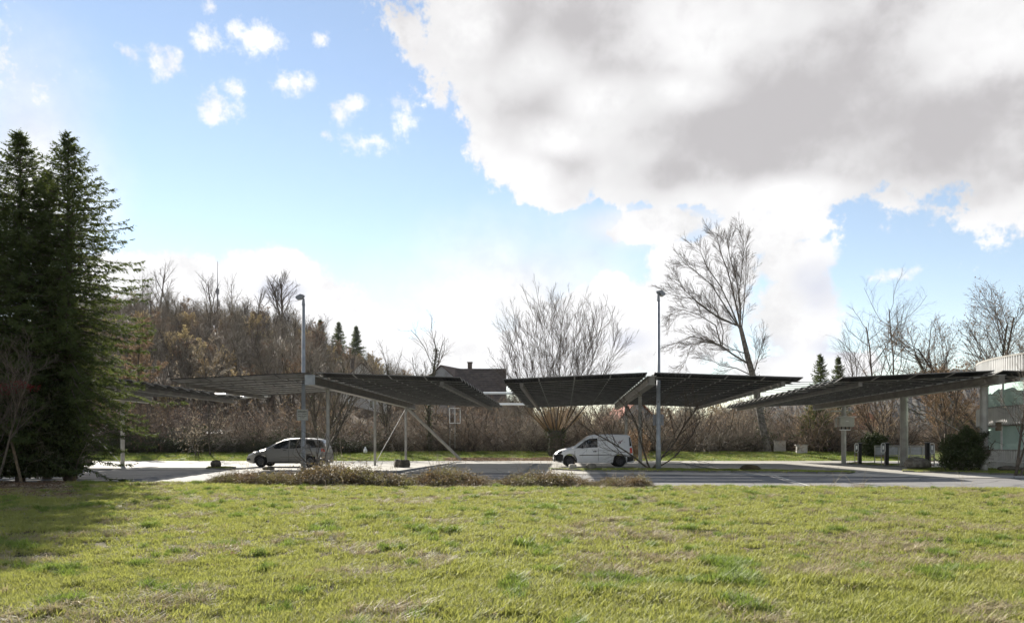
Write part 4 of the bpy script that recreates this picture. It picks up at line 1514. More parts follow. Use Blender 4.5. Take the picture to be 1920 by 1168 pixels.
# ------------------------------------------------------------------ spruces at the left
def spruce(label, loc, H, Rb, seed, name='spruce_tree', z0=.6, dens=1.0, cat='tree', needle=.11, group=None, power=.85):
    rng = random.Random(seed)
    t = thing(name, label, cat, loc, rng.random() * 6, group)
    put('trunk', MB().tube([(0, 0, -.2), (0, 0, H * .5), (0, 0, H)], [H * .014, H * .008, .012], 8), M['bark'], t)
    stems, tw = [], []
    z = z0
    while z < H - .15:
        f = (z - z0) / (H - z0)
        Lb = Rb * min((1 - f) ** power, (1 - f) * 1.65) * rng.uniform(.85, 1.1) + .05
        nb = max(4, int((8 - 2 * f) * dens))
        for k in range(nb):
            a = 2 * PI * (k + rng.random() * .7) / nb
            L = Lb * rng.uniform(.6, 1.18)
            out_ = Vector((math.cos(a), math.sin(a), 0))
            e0 = .55 * f - .12 + rng.uniform(-.12, .12)
            p = Vector((0, 0, z + rng.uniform(-.1, .1)))
            n = 5
            prev = p
            for i in range(n):
                u = (i + .5) / n
                slope = e0 - .45 * math.sin(u * PI) * (1 - f) + .55 * max(0, u - .6)
                q = prev + (out_ + Vector((0, 0, slope))).normalized() * (L / n)
                stems.append((prev[:], q[:], .018 * (1 - u) * (1 + L * .3) + .004, .018 * (1 - u - .15) * (1 + L * .3) + .005))
                m = max(2, int(L / n / .05 * (1.0 if u > .2 else .5)))
                for j in range(m):
                    w = rng.random()
                    pp = prev.lerp(q, w)
                    side = out_.cross(Vector((0, 0, 1))) * rng.choice((-1, 1))
                    dr = (out_ * .75 + side * rng.uniform(.5, 1.1) + Vector((0, 0, rng.uniform(-.85, .15)))).normalized()
                    tl = (.05 + .09 * min(L / .8, 1) + .42 * (1 - u) * min(L / 1.5, 1)) * rng.uniform(.6, 1.2)
                    tw.append((pp, dr, tl))
                prev = q
            tw.append((prev, (out_ + Vector((0, 0, .4))).normalized(), .16))
        z += (.30 - .12 * f) * rng.uniform(.8, 1.2)
    # top leader
    for k in range(14):
        a = rng.random() * 6.28
        tw.append((Vector((0, 0, H - rng.random() * .6)), Vector((math.cos(a) * .5, math.sin(a) * .5, .6)).normalized(), .12))
    tw.append((Vector((0, 0, H - .1)), Vector((0, 0, 1)), .2))
    rs = np.random.RandomState(seed)
    Pn = np.array([x[0][:] for x in tw])
    D = np.array([x[1][:] for x in tw])
    Ln = np.array([x[2] for x in tw])[:, None]
    K = 6
    Vs, Fs = [], []
    cnt = 0
    for k in range(K):
        u = (k + rs.rand(len(tw), 1)) / K
        c = Pn + D * Ln * u
        rnd = rs.normal(size=D.shape)
        rnd -= D * (rnd * D).sum(1, keepdims=True)
        rnd /= np.linalg.norm(rnd, axis=1, keepdims=True) + 1e-9
        nd = D * .75 + rnd * .75
        w = np.cross(D, rnd) * .02
        ln = needle * rs.uniform(.7, 1.2, (len(tw), 1))
        V = np.stack([c - w, c + w, c + nd * ln], axis=1)
        Vs.append(V.reshape(-1, 3))
        Fs.append((np.arange(len(tw)) * 3)[:, None] + np.array([[0, 1, 2]]) + cnt)
        cnt += len(tw) * 3
    put('branches', segs_mesh('branches', stems, 3), M['bark'], t)
    put('crown', np_mesh('crown', np.concatenate(Vs), [np.concatenate(Fs)]), M['needle'], t)
    return t


def spr(px, d, top):
    return (X(px, d), d, 0), EYE + (HY - top) / FPX * d + .25 * (d < 40)


lo_, H_ = spr(38, 28.5, 258)
spruce('tall dark spruce at the left picture edge with the left of two pointed tops', lo_, H_, 3.6, 21, power=.60, dens=1.25, z0=1.5)
lo_, H_ = spr(128, 29.0, 262)
spruce('tall dark spruce with the right of two pointed tops, long lower boughs', lo_, H_, 3.7, 22, power=.60, dens=1.25, z0=2.6)
lo_, H_ = spr(-28, 27.5, 310)
spruce('dark spruce cut by the left picture edge', lo_, H_, 3.3, 23, power=.60, dens=1.25, z0=1.5)
lo_, H_ = spr(88, 30.5, 335)
spruce('shorter dark spruce between the two pointed tops', lo_, H_, 3.2, 24, power=.60, dens=1.25, z0=2.2)
lo_, H_ = spr(1538, 78, 665)
spruce('slender conifer with open tiers above the right canopy gap', lo_, H_, 2.6, 25, 'conifer', needle=.2, dens=.8)
lo_, H_ = spr(1572, 80, 668)
spruce('second smaller conifer right of the slender conifer', lo_, H_, 2.4, 26, 'conifer', needle=.2, dens=.8)
lo_, H_ = spr(1527, 68, 755)
spruce('bushy green yew-like conifer below the right canopy', lo_, H_, 2.2, 27, 'conifer', needle=.2, dens=1.1, power=.5)
for i, (px, d, top, rb, lab) in enumerate([(635, 190, 604, 3.0, 'left dark conifer on the falling ridge of the hill'), (668, 188, 612, 3.4, 'right dark conifer on the falling ridge of the hill'),
                                           (600, 196, 600, 2.6, 'small conifer on the ridge just right of the left lamp post')]):
    hz = hill_z(X(px, d), d)
    tp = EYE + (HY - top) / FPX * d
    spruce(lab, (X(px, d), d, hz), max(tp - hz, 5), rb, 40 + i, 'conifer', needle=.45, dens=.55)


# leafy evergreen masses
def leafy_bush(name, label, loc, ell, n, size, mat, seed, stems=8, cat='bush', flat=.2, group=None):
    t = thing(name, label, cat, loc, 0, group)
    rs = np.random.RandomState(seed)
    C = []
    ws = np.array([e[3] * e[4] * e[5] for e in ell])
    ws = ws / ws.sum()
    for (ex, ey, ez, rx, ry, rz), w in zip(ell, ws):
        k = int(n * w)
        v = rs.normal(size=(k, 3))
        v /= np.linalg.norm(v, axis=1, keepdims=True)
        v *= (rs.rand(k, 1) ** .33) * (1 + rs.normal(0, .08, (k, 1)))
        # clumps
        q = v * np.array([rx, ry, rz]) + np.array([ex, ey, ez])
        q += .12 * np.sin(q[:, [1, 2, 0]] * 7.0)
        C.append(q)
    C = np.concatenate(C)
    C = C[C[:, 2] > .02]
    put('foliage', leaf_mesh('foliage', C, size, rs, flat), M[mat], t)
    rng = random.Random(seed)
    out = [[] for _ in CFG_SHRUB]
    for s in range(stems):
        ex, ey, ez, rx, ry, rz = ell[rng.randrange(len(ell))]
        grow(out, rng, Vector((ex + rng.uniform(-.4, .4) * rx, ey + rng.uniform(-.4, .4) * ry, -.05)), Vector((rng.gauss(0, .3), rng.gauss(0, .3), 1)).normalized(), ez + rz * .7, .03, 0, CFG_SHRUB)
    put('branches', segs_mesh('branches', sum(out, []), 3), M['twig'], t)
    return t


leafy_bush('evergreen_hedge', 'dense dark evergreen hedge filling the foot of the spruces', G(62, 28.3, .0),
           [(-1.6, 0, 1.7, 1.6, .9, 1.8), (.1, 0, 1.6, 1.5, .9, 1.75), (1.15, 0, 1.5, .75, .7, 1.6), (-.6, .2, 3.0, 2.0, 1.0, 1.3), (-.5, -.2, .35, 2.4, .8, .55)], 46000, .11, 'leaf_dark', 31, 10)
leafy_bush('ivy_column', 'sunlit green ivy climbing the wooden post beside the spruces', G(143, 28.4, .0), [(0, 0, 1.1, .28, .28, 1.3), (-.1, 0, 2.2, .45, .35, .7)], 3200, .09, 'leaf_green', 32, 3)
leafy_bush('evergreen_bush', 'dark rounded evergreen bush in front of the curved building', G(1803, 33.2, .08), [(0, 0, .85, .95, .7, .9), (.35, 0, 1.2, .6, .5, .75), (-.5, 0, .5, .5, .5, .5)], 13000, .085, 'leaf_dark', 33, 10)
leafy_bush('clipped_column', 'narrow dark clipped evergreen beside the building entrance', G(1842, 34.0, .08), [(0, 0, .9, .3, .3, 1.0)], 4200, .07, 'leaf_dark', 34, 3)
leafy_bush('green_bush', 'grey-green bush below the white house', G(1640, 62, .3), [(0, 0, .9, 1.2, .8, 1.1)], 4200, .16, 'leaf_dark', 35, 6)
leafy_bush('red_shrub', 'dull red leafy shrub behind the rear of the van', G(1196, 57.5, .0), [(0, 0, 1.3, 1.0, .8, 1.2)], 2200, .13, 'leaf_brown', 36, 8)
leafy_bush('red_spray', 'spray of red leaves hanging before the spruce at the left edge', P(22, 745, 25.5), [(0, 0, .35, .62, .3, .16), (.55, 0, .45, .35, .2, .1)], 420, .07, 'leaf_red', 37, 0 + 1)

# brown leaved beech behind the spruce, and other named trees
bare_tree('beech_tree', 'beech with dense russet winter leaves behind the spruces', G(262, 74, .5), 51, 13.0, .2, CFG_WOOD, 1, 0, leaves='leaf_brown', leafsize=.13, nleaf=12000)
bare_tree('beech_tree', 'smaller russet-leaved tree beside the left canopy post', G(205, 69, .4), 52, 7.0, .14, CFG_WOOD, 2, .15, leaves='leaf_brown', leafsize=.12, nleaf=4500)
bare_tree('pale_leaf_tree', 'slender tree with pale dangling leaves above the far left canopy', G(396, 63, .3), 53, 8.6, .10, CFG_WOOD, 1, 0, leaves='leaf_pale', leafsize=.11, nleaf=900)
bare_tree('pale_leaf_tree', 'low sapling with cream dry leaves beside the shed', G(372, 62, .2), 54, 4.2, .06, CFG_SHRUB, 3, .2, leaves='leaf_pale', leafsize=.12, nleaf=500)
bare_tree('bare_tree', 'bare multi-stemmed tree behind the silver car', G(597, 62, .3), 55, 8.2, .17, CFG_TREE, 4, .35, ivy=700)
bare_tree('bare_tree', 'ivy-clad slim bare tree behind the canopy strut', G(808, 66, .5), 56, 9.8, .15, CFG_TREE, 1, 0, ivy=1500, twig='twig_dark')
bare_tree('bare_tree', 'slim dark-trunked tree left of the strut post', G(715, 67, .5), 57, 8.2, .14, CFG_TREE, 1, .05, ivy=500)
bare_tree('bare_tree', 'second slim dark-trunked tree left of the strut post', G(730, 69, .5), 58, 8.0, .12, CFG_TREE, 1, .05, ivy=400)
bare_tree('bare_tree', 'tall thin bare tree with open crown above the right canopy', G(1655, 74, .5), 59, 14.5, .15, CFG_TREE, 2, .16, twig='twig_dark')
bare_tree('bare_tree', 'lower thin bare tree left of the open-crowned tree', G(1612, 76, .5), 60, 11.5, .10, CFG_TREE, 2, .12, twig='twig_dark')
CFG_DOME = [dict(seg=6, n=16, t0=.18, ang=36, ratio=.55, wob=.06, up=.05, tap=.25, lift=.15, rr=.42), dict(seg=4, n=11, t0=.18, ang=34, ratio=.5, wob=.12, up=.05, tap=.35, rr=.5),
            dict(seg=3, n=7, t0=.15, ang=36, ratio=.5, wob=.18, up=.05, tap=.4, rr=.55, rmin=.009), dict(seg=2, n=0, t0=.2, ang=30, ratio=.5, wob=.2, tap=.4)]
bare_tree('big_bare_tree', 'broad dense bare tree rising behind the curved building', G(1868, 58, .3), 64, 11.6, .19, CFG_DOME, 1, 0,
          dirs=[(-.95, .1, .75), (-.55, .3, 1), (-.15, -.3, 1), (.25, .2, 1), (.7, -.1, .9)], leaves='leaf_brown', leafsize=.12, nleaf=5000, ivy=2500, twig='twig_dark')
bare_tree('big_bare_tree', 'second dense bare tree at the right picture edge behind the building', G(1975, 60, .3), 62, 9.0, .17, CFG_DOME, 3, .25, leaves='leaf_brown', leafsize=.13, nleaf=3500, twig='twig_dark')
bare_tree('bare_tree', 'orange-twigged tree right of the thick post under the canopy', G(1770, 56, .2), 63, 6.0, .12, CFG_TREE, 3, .3, twig='willow', leaves='leaf_brown', leafsize=.12, nleaf=2500)
bare_tree('bare_tree', 'russet-twigged tree between inverter post and thick post', G(1655, 64, .4), 64, 6.0, .10, CFG_TREE, 3, .22, twig='twig_red', leaves='leaf_brown', leafsize=.12, nleaf=1500)
bare_tree('small_bare_tree', 'small wide-spreading bare tree at the foot of the right lamp post', G(1226, 37.0, .05), 65, 4.4, .062,
          [dict(seg=8, n=11, t0=.2, ang=42, ratio=.55, wob=.13, up=.03, tap=.3, lift=.1, rr=.5), dict(seg=4, n=7, t0=.2, ang=38, ratio=.5, wob=.16, up=.06, tap=.35, rr=.5), dict(seg=3, n=5, t0=.15, ang=36, ratio=.5, wob=.18, up=.05, tap=.4, rr=.55, rmin=.004), dict(seg=2, n=0, t0=.2, ang=30, ratio=.5, wob=.2, tap=.4)], 5, .0, dirs=[(-.8, -.1, .75), (-.35, .25, 1), (.12, -.2, 1), (.6, .1, .85), (1.0, 0, .55)])
bare_tree('small_bare_tree', 'bare young tree standing before the curved building', G(1908, 29.6, .05), 66, 4.6, .06, CFG_TREE, 3, .35)
bare_tree('small_bare_tree', 'thin bare shrub by the left lamp post and car', G(592, 35.0, .0), 67, 2.3, .035, CFG_SHRUB, 5, .55, twig='twig_grey')
bare_tree('leaning_shrub', 'bare grey shrub twigs before the spruce at the left edge', G(-5, 25.0, -.05), 68, 4.6, .045, CFG_TREE, 3, .22, twig='twig_dark')


# leaning tall tree: trunk and limbs follow the photograph's own lines at 66 m
def leaning_tree():
    d = 66.0
    t = thing('leaning_tree', 'tall leaning bare tree with its crown swept to the left above the canopy', 'tree', P(1441, 845, d), 0)
    org = P(1441, 845, d)
    rng = random.Random(77)
    trunk = [(1441, 852, .34), (1428, 790, .33), (1420, 745, .31), (1411, 702, .28), (1402, 670, .25), (1396, 645, .22), (1388, 612, .18)]
    limbs = [[(1388, 612, .14), (1384, 590, .12), (1375, 550, .09), (1365, 510, .07), (1350, 470, .05), (1344, 440, .03)],
             [(1388, 612, .12), (1388, 570, .09), (1380, 520, .07), (1368, 480, .05), (1362, 440, .03)],
             [(1386, 615, .11), (1372, 580, .09), (1350, 535, .07), (1325, 500, .05), (1312, 468, .03)],
             [(1384, 612, .10), (1360, 575, .08), (1335, 535, .06), (1300, 505, .04), (1278, 490, .02)],
             [(1382, 610, .10), (1350, 598, .08), (1310, 570, .06), (1280, 540, .04), (1272, 525, .02)],
             [(1380, 610, .09), (1340, 590, .07), (1300, 560, .05), (1265, 555, .03)],
             [(1400, 680, .13), (1375, 665, .11), (1352, 648, .10), (1330, 640, .07), (1300, 630, .05), (1262, 645, .02)],
             [(1352, 648, .09), (1342, 610, .07), (1310, 590, .05), (1280, 580, .03), (1255, 590, .02)],
             [(1354, 650, .08), (1356, 620, .06), (1345, 585, .05), (1320, 555, .03)],
             [(1352, 648, .07), (1320, 640, .05), (1295, 650, .04), (1285, 680, .02)],
             [(1395, 662, .07), (1375, 655, .05), (1350, 642, .03)],
             [(1408, 703, .08), (1380, 690, .06), (1350, 685, .04), (1330, 672, .02)],
             [(1412, 705, .09), (1418, 685, .07), (1424, 662, .04), (1427, 652, .02)],
             [(1391, 612, .08), (1395, 570, .06), (1398, 530, .04), (1400, 480, .03), (1397, 440, .015)],
             [(1390, 600, .07), (1385, 560, .05), (1392, 500, .03), (1395, 450, .015)]]
    def pt(q, dd):
        return P(q[0], q[1], d + dd) - org
    thick = []
    for a, b in zip(trunk, trunk[1:]):
        thick.append((pt(a, 0), pt(b, 0), a[2], b[2]))
    thin = [[], [], []]
    sub = [dict(seg=4, n=8, t0=.15, ang=26, ratio=.55, wob=.10, up=.01, tap=.35, rr=.5, rmin=.009), dict(seg=3, n=6, t0=.2, ang=28, ratio=.5, wob=.14, up=.0, tap=.4, rr=.6, rmin=.007), dict(seg=2, n=0, t0=.2, ang=28, ratio=.5, wob=.15, tap=.5)]
    for li, lb in enumerate(limbs):
        drift = rng.uniform(-.35, .35)
        pts = [pt(q, drift * i * 1.4) for i, q in enumerate(lb)]
        for i in range(len(lb) - 1):
            thick.append((pts[i], pts[i + 1], lb[i][2] * .72, lb[i + 1][2] * .68))
            dr = (pts[i + 1] - pts[i]).normalized()
            for k in range(6 if i else 2):
                w = rng.random()
                grow(thin, rng, pts[i].lerp(pts[i + 1], w), rot_about(dr, R(rng.uniform(14, 38)), rng.random() * 6.28), rng.uniform(1.0, 2.3), max(lb[i + 1][2] * .32, .013), 0, sub)
    put('trunk', segs_mesh('trunk', thick, 8), M['bark_grey'], t, smooth=True)
    put('crown', segs_mesh('crown', sum(thin, []), 3), M['twig_dark'], t)
    put('broken_stub', MB().tube([P(1400, 668, d) - org, P(1402, 652, d) - org], [.12, .07], 7), M['bark_grey'], t)
    rs = np.random.RandomState(3)
    C = []
    for k in range(900):
        a = trunk[rs.randint(0, 3)]
        C.append((pt(a, 0) + Vector(rs.normal(0, .3, 3)) + Vector((0, 0, rs.uniform(-1, 2))))[:])
    put('ivy', leaf_mesh('ivy', C, .14, rs), M['leaf_dark'], t)


leaning_tree()


def pollard_willow():
    d = 62.0
    t = thing('pollard_willow', 'old pollarded willow with a fan of tall upright rods behind the van', 'tree', G(1042, d, .3), 0)
    rng = random.Random(88)
    put('trunk', MB().tube([(0, 0, -.2), (-.05, 0, .6), (.02, 0, 1.3), (0, 0, 1.9), (0, 0, 2.15)], [.62, .55, .58, .7, .35], 12), M['bark'], t, smooth=True)
    kn = MB()
    rods, twigs = [], [[], [], []]
    for k in range(9):
        a = k * 2 * PI / 9 + rng.random() * .4
        c = Vector((.5 * math.cos(a), .5 * math.sin(a), 1.85 + rng.uniform(-.2, .2)))
        kn.lathe([(.02, -.22), (.16, -.16), (.24, 0), (.18, .16), (.03, .24)], 8, c)
    put('knuckles', kn, M['bark'], t, smooth=True)
    sub = [dict(seg=4, n=6, t0=.2, ang=24, ratio=.5, wob=.08, up=.08, tap=.3, rr=.5, rmin=.009), dict(seg=2, n=5, t0=.3, ang=26, ratio=.5, wob=.12, up=.08, tap=.4, rr=.6, rmin=.007), dict(seg=1, n=0, t0=.2, ang=20, ratio=.5, wob=.1, tap=.5)]
    # tall stems (target px x, top y)
    for (px, py) in [(966, 628), (952, 650), (987, 612), (1005, 585), (1020, 590), (1037, 580), (1049, 598), (1066, 625), (1078, 612), (1106, 618), (1120, 628), (1146, 655), (1100, 650), (950, 705)]:
        tip = P(px, py, d + rng.uniform(-2.5, 2.5)) - P(1042, 835, d) + Vector((0, 0, .9))
        tip = Vector((X(px, d) - X(1042, d), rng.uniform(-2.5, 2.5), EYE + (HY - py) / FPX * d - .3))
        st = Vector((tip.x * .12, tip.y * .15, 1.9))
        ctrl = Vector((tip.x * .72, tip.y * .7, 1.9 + (tip.z - 1.9) * .42))
        pts = []
        for i in range(9):
            u = i / 8
            pts.append(st * (1 - u) ** 2 + ctrl * 2 * u * (1 - u) + tip * u * u + Vector((rng.gauss(0, .03), rng.gauss(0, .03), 0)))
        r0 = rng.uniform(.05, .085)
        for i in range(8):
            rods.append((pts[i], pts[i + 1], r0 * (1 - i / 8.6), r0 * (1 - (i + 1) / 8.6)))
            if i >= 2:
                dr = (pts[i + 1] - pts[i]).normalized()
                for k in range(4):
                    grow(twigs, rng, pts[i].lerp(pts[i + 1], rng.random()), rot_about(dr, R(rng.uniform(14, 34)), rng.random() * 6.28), rng.uniform(1.5, 3.2), .019, 0, sub)
    thinr = []
    for k in range(90):
        a = rng.uniform(-1, 1) * R(58)
        b = rng.uniform(-.5, .5)
        L = rng.uniform(2.5, 5.5)
        dr = Vector((math.sin(a), b, math.cos(a))).normalized()
        p = Vector((math.sin(a) * .5, b * .5, 1.9))
        r = rng.uniform(.018, .035)
        for i in range(5):
            dr = (dr + Vector((0, 0, .07)) + Vector((rng.gauss(0, .04), rng.gauss(0, .04), 0))).normalized()
            q = p + dr * L / 5
            thinr.append((p.copy(), q.copy(), r * (1 - i / 6), r * (1 - (i + 1) / 6)))
            p = q
    rs_ = np.random.RandomState(8)
    a_ = rs_.uniform(0, 6.28, 900)
    z_ = rs_.uniform(0, 2.3, 900)
    r_ = .55 + .25 * (z_ > 1.5) + rs_.normal(0, .10, 900)
    put('ivy', leaf_mesh('ivy', np.column_stack([r_ * np.cos(a_), r_ * np.sin(a_), z_]), .14, rs_), M['leaf_dark'], t)
    put('rods', segs_mesh('rods', rods, 6), M['bark'], t)
    put('young_rods', segs_mesh('young_rods', thinr, 4), M['willow'], t)
    put('crown', segs_mesh('crown', sum(twigs, []), 3), M['twig_dark'], t)


pollard_willow()


# skyline trees on the hill, each told apart by its place
for i, (px, d, top, r, lab) in enumerate([
        (297, 205, 515, .30, 'bare skyline tree with two rounded crowns at the top left of the hill'),
        (262, 206, 528, .22, 'bare skyline tree just right of the spruce boughs'),
        (408, 203, 530, .30, 'dark forked bare skyline tree in front of the radio mast'),
        (437, 204, 540, .22, 'bare skyline tree just right of the radio mast'),
        (480, 200, 545, .24, 'bare skyline tree left of the big twiggy skyline tree'),
        (530, 188, 536, .34, 'big twiggy skyline tree left of the left lamp head')]):
    hz = hill_z(X(px, d), d)
    H = EYE + (HY - top) / FPX * d - hz
    bare_tree('skyline_tree', lab, (X(px, d), d, hz), 120 + i, max(H, 9) * (1.12 if i != 5 else 1.2), r, CFG_TREE, 1 if i != 5 else 3, .12, bark='bark', twig='twig_dark')


for i, (px, d, top, lab) in enumerate([
        (348, 108, 612, 'golden-crowned tree low on the hill above the far left canopy'),
        (425, 150, 588, 'golden-topped tree on the hill below the radio mast'),
        (388, 165, 584, 'small straw-coloured tree high on the hill left of the mast line'),
        (452, 140, 602, 'pale golden tree on the hill midway to the left lamp post'),
        (700, 150, 652, 'yellowish round tree on the falling right slope of the hill')]):
    hz = hill_z(X(px, d), d)
    H = EYE + (HY - top) / FPX * d - hz
    bare_tree('catkin_tree', lab, (X(px, d), d, hz), 150 + i, max(H, 5) * .8, .13, CFG_WOOD, 3, .22, twig='twig', leaves='leaf_yellow', leafsize=.2, nleaf=4200, group='golden trees on the hill')


# ------------------------------------------------------------------ stuff: wood, thicket, brambles, grass
def variant_tree(seed, H, r, cfg, stems, spread, mat, leaf=None, nleaf=0, lsize=.3):
    a, b, tips = bare_tree_parts(seed, H, r, cfg, stems, spread, 1)
    parts = [(segs_mesh('v', a, 4), M['bark']), (segs_mesh('v', b, 3), M[mat])]
    if leaf:
        rs = np.random.RandomState(seed)
        pick = rs.randint(0, len(b), nleaf)
        C = np.array([Vector(b[i][0]).lerp(Vector(b[i][1]), rs.rand())[:] for i in pick])
        parts.append((leaf_mesh('v', C, lsize, rs), M[leaf]))
    return join_meshes('variant', parts)


rs = np.random.RandomState(7)
wood_src = [(variant_tree(201, 8, .14, CFG_WOOD, 1, 0, 'twig'), None), (variant_tree(202, 9, .15, CFG_WOOD, 2, .15, 'twig'), None),
            (variant_tree(203, 7, .12, CFG_WOOD, 2, .2, 'twig_red'), None), (variant_tree(204, 8, .13, CFG_WOOD, 1, 0, 'twig_grey'), None),
            (variant_tree(205, 7, .12, CFG_WOOD, 2, .2, 'twig', 'leaf_yellow', 1500, .26), None),
            (variant_tree(206, 7, .12, CFG_WOOD, 2, .2, 'twig', 'leaf_brown', 900, .26), None)]
pts, rots, scl, idx = [], [], [], []
tries = 0
while len(pts) < 1750 and tries < 20000:
    tries += 1
    y = rs.uniform(86, 215)
    x = rs.uniform(-.62, .34) * y
    if x > 0 and rs.rand() < .55:
        continue
    px = CX + x / y * FPX
    # leave the houses visible
    if 625 < px < 745 and y < 112:
        continue
    if 805 < px < 940 and y < 128:
        continue
    if 1160 < px < 1240 and y < 94:
        continue
    z = hill_z(x, y)
    pts.append((x, y, z - .2))
    rots.append((rs.normal(0, .05), rs.normal(0, .05), rs.uniform(0, 6.28)))
    s = rs.uniform(.5, 1.0) * (.75 if px > 600 else 1.0) * (.62 if y > 175 else 1.0)
    scl.append((s * rs.uniform(.9, 1.2), s * rs.uniform(.9, 1.2), s))
    v = rs.choice(6, p=[.26, .22, .16, .2, .08, .08])
    idx.append(v)
scatter('woodland', pts, rots, scl, idx, wood_src, 'brown leafless woodland covering the hillside', 'woodland')

# thicket behind the lot
th_src = [(variant_tree(301, 4.2, .05, CFG_SHRUB, 7, .45, 'twig', 'leaf_pale', 90, .09), None), (variant_tree(302, 3.6, .045, CFG_SHRUB, 8, .55, 'twig_grey', 'leaf_pale', 260, .10), None),
          (variant_tree(303, 4.6, .05, CFG_SHRUB, 7, .42, 'twig_red', 'leaf_brown', 260, .12), None), (variant_tree(304, 3.4, .04, CFG_SHRUB, 9, .6, 'twig', 'leaf_pale', 340, .09), None),
          (variant_tree(305, 4.8, .055, CFG_SHRUB, 6, .35, 'willow', 'leaf_yellow', 120, .09), None), (variant_tree(306, 2.4, .03, CFG_SHRUB, 9, .5, 'twig', 'leaf_dark', 900, .12), None)]
pts, rots, scl, idx = [], [], [], []
for k in range(820):
    x = rs.uniform(-62, 62)
    y = 66.3 + 15 * rs.rand() ** 1.3
    px = CX + x / y * FPX
    right = px > 1560
    if right:
        y += 2
    if 1440 < px < 1515 and y < 69:
        continue
    if 1700 < px < 1790 and rs.rand() < .8:
        continue
    if 1600 < px < 1645 and rs.rand() < .85:
        continue
    if 1455 < px < 1500 and rs.rand() < .3:
        continue
    pts.append((x, y, bank_z(x, y) - .1))
    rots.append((rs.normal(0, .06), rs.normal(0, .06), rs.uniform(0, 6.28)))
    s = rs.uniform(.75, 1.25) * (1.0 if y < 74 else 1.15)
    scl.append((s, s, s * rs.uniform(.85, 1.15)))
    if px < 700:
        p_ = [.25, .18, .15, .22, .05, .15]
    elif px > 1500:
        p_ = [.2, .15, .3, .1, .2, .05]
    else:
        p_ = [.27, .22, .17, .24, .08, .02]
    idx.append(rs.choice(6, p=p_))
for k in range(130):     # low evergreen brambles along the bank edge at the left
    x = rs.uniform(-42, -12)
    y = 65.3 + rs.rand() * 1.6
    pts.append((x, y, bank_z(x, y) - .1))
    rots.append((0, 0, rs.uniform(0, 6.28)))
    s = rs.uniform(.45, .8)
    scl.append((s * 1.3, s * 1.3, s))
    idx.append(5)
scatter('thicket', pts, rots, scl, idx, th_src, 'tangled brown bare thicket behind the parking lot', 'thicket')


def blade_clump(seed, n, rad, h, w, lean, mat):
    rs_ = np.random.RandomState(seed)
    V, F3, F4 = [], [], []
    for k in range(n):
        a = rs_.uniform(0, 6.28)
        rr = rad * math.sqrt(rs_.rand())
        bx, by = rr * math.cos(a), rr * math.sin(a)
        th = rs_.uniform(0, 6.28)
        hh = h * rs_.uniform(.5, 1.2)
        ln = lean * rs_.uniform(.2, 1.3) * hh
        dx, dy = math.cos(th), math.sin(th)
        fx, fy = -dy * w / 2, dx * w / 2
        tw = rs_.uniform(-.6, .6)
        o = len(V)
        for t_, ww in ((0, 1.0), (.5, .8), (1, 0)):
            cx2, cy2, cz2 = bx + dx * ln * t_ * t_, by + dy * ln * t_ * t_, hh * (t_ - .25 * lean * t_ * t_ * .6)
            if ww:
                V += [(cx2 - fx * ww, cy2 - fy * ww, cz2), (cx2 + fx * ww, cy2 + fy * ww, cz2)]
            else:
                V.append((cx2, cy2, cz2))
        F4.append((o, o + 1, o + 3, o + 2))
        F3.append((o + 2, o + 3, o + 4))
    me = np_mesh('blades', np.array(V), [np.array(F4), np.array(F3)])
    return (me, M[mat])


g_src = [blade_clump(1, 26, .085, .075, .011, .9, 'grass'), blade_clump(2, 28, .10, .06, .010, 1.2, 'grass'), blade_clump(3, 24, .075, .095, .010, .8, 'grass'),
         blade_clump(4, 50, .08, .14, .011, .9, 'grass_lush'), blade_clump(5, 40, .10, .11, .010, 1.0, 'grass_lush'),
         blade_clump(6, 34, .11, .06, .009, 1.7, 'straw'), blade_clump(7, 40, .09, .12, .008, 1.5, 'straw')]
pts, rots, scl, idx = [], [], [], []


def add_grass(n, y0, y1):
    k = 0
    while k < n:
        y = math.sqrt(rs.uniform(y0 * y0, y1 * y1))
        x = rs.uniform(-.73, .73) * y
        if y > road_front(x) - .15:
            k += 1
            continue
        if x < -.60 * y and y > 23.5:
            k += 1
            continue
        k += 1
        f = vnoise(x * .9 + 40, y * .9)
        f2 = vnoise(x * 2.3 + 11, y * 2.3 + 5)
        f3 = vnoise(x * .35 + 3, y * .35 + 8)
        bare = vnoise(x * 1.7 + 70, y * 2.6 + 20)
        if bare > .78 and rs.rand() < .6:
            continue
        if vnoise(x * 5.1 + 31, y * 5.1 + 17) > .74 and rs.rand() < .7:
            continue
        u = rs.rand()
        s = rs.uniform(.7, 1.3)
        if f2 > .80 and u < .45:
            i = 3 if u < .2 else 4
            s *= .65 + .3 * f2
        elif f > .68 and u < .40:
            i = 5 if u < .3 else 6
        elif u < .13:
            i = 5
            s *= .8
        else:
            i = int(rs.rand() * 3)
        s *= .85 + .3 * f3
        pts.append((x, y, meadow_z(x, y) - .006))
        rots.append((rs.normal(0, .12), rs.normal(0, .12), rs.uniform(0, 6.28)))
        scl.append((s, s, s))
        idx.append(i)


add_grass(20000, 5.6, 10)
add_grass(24000, 10, 18)
add_grass(44000, 18, 30)
scatter('meadow_grass', pts, rots, scl, idx, g_src, 'short sunlit meadow grass with dry straw patches', 'grass')

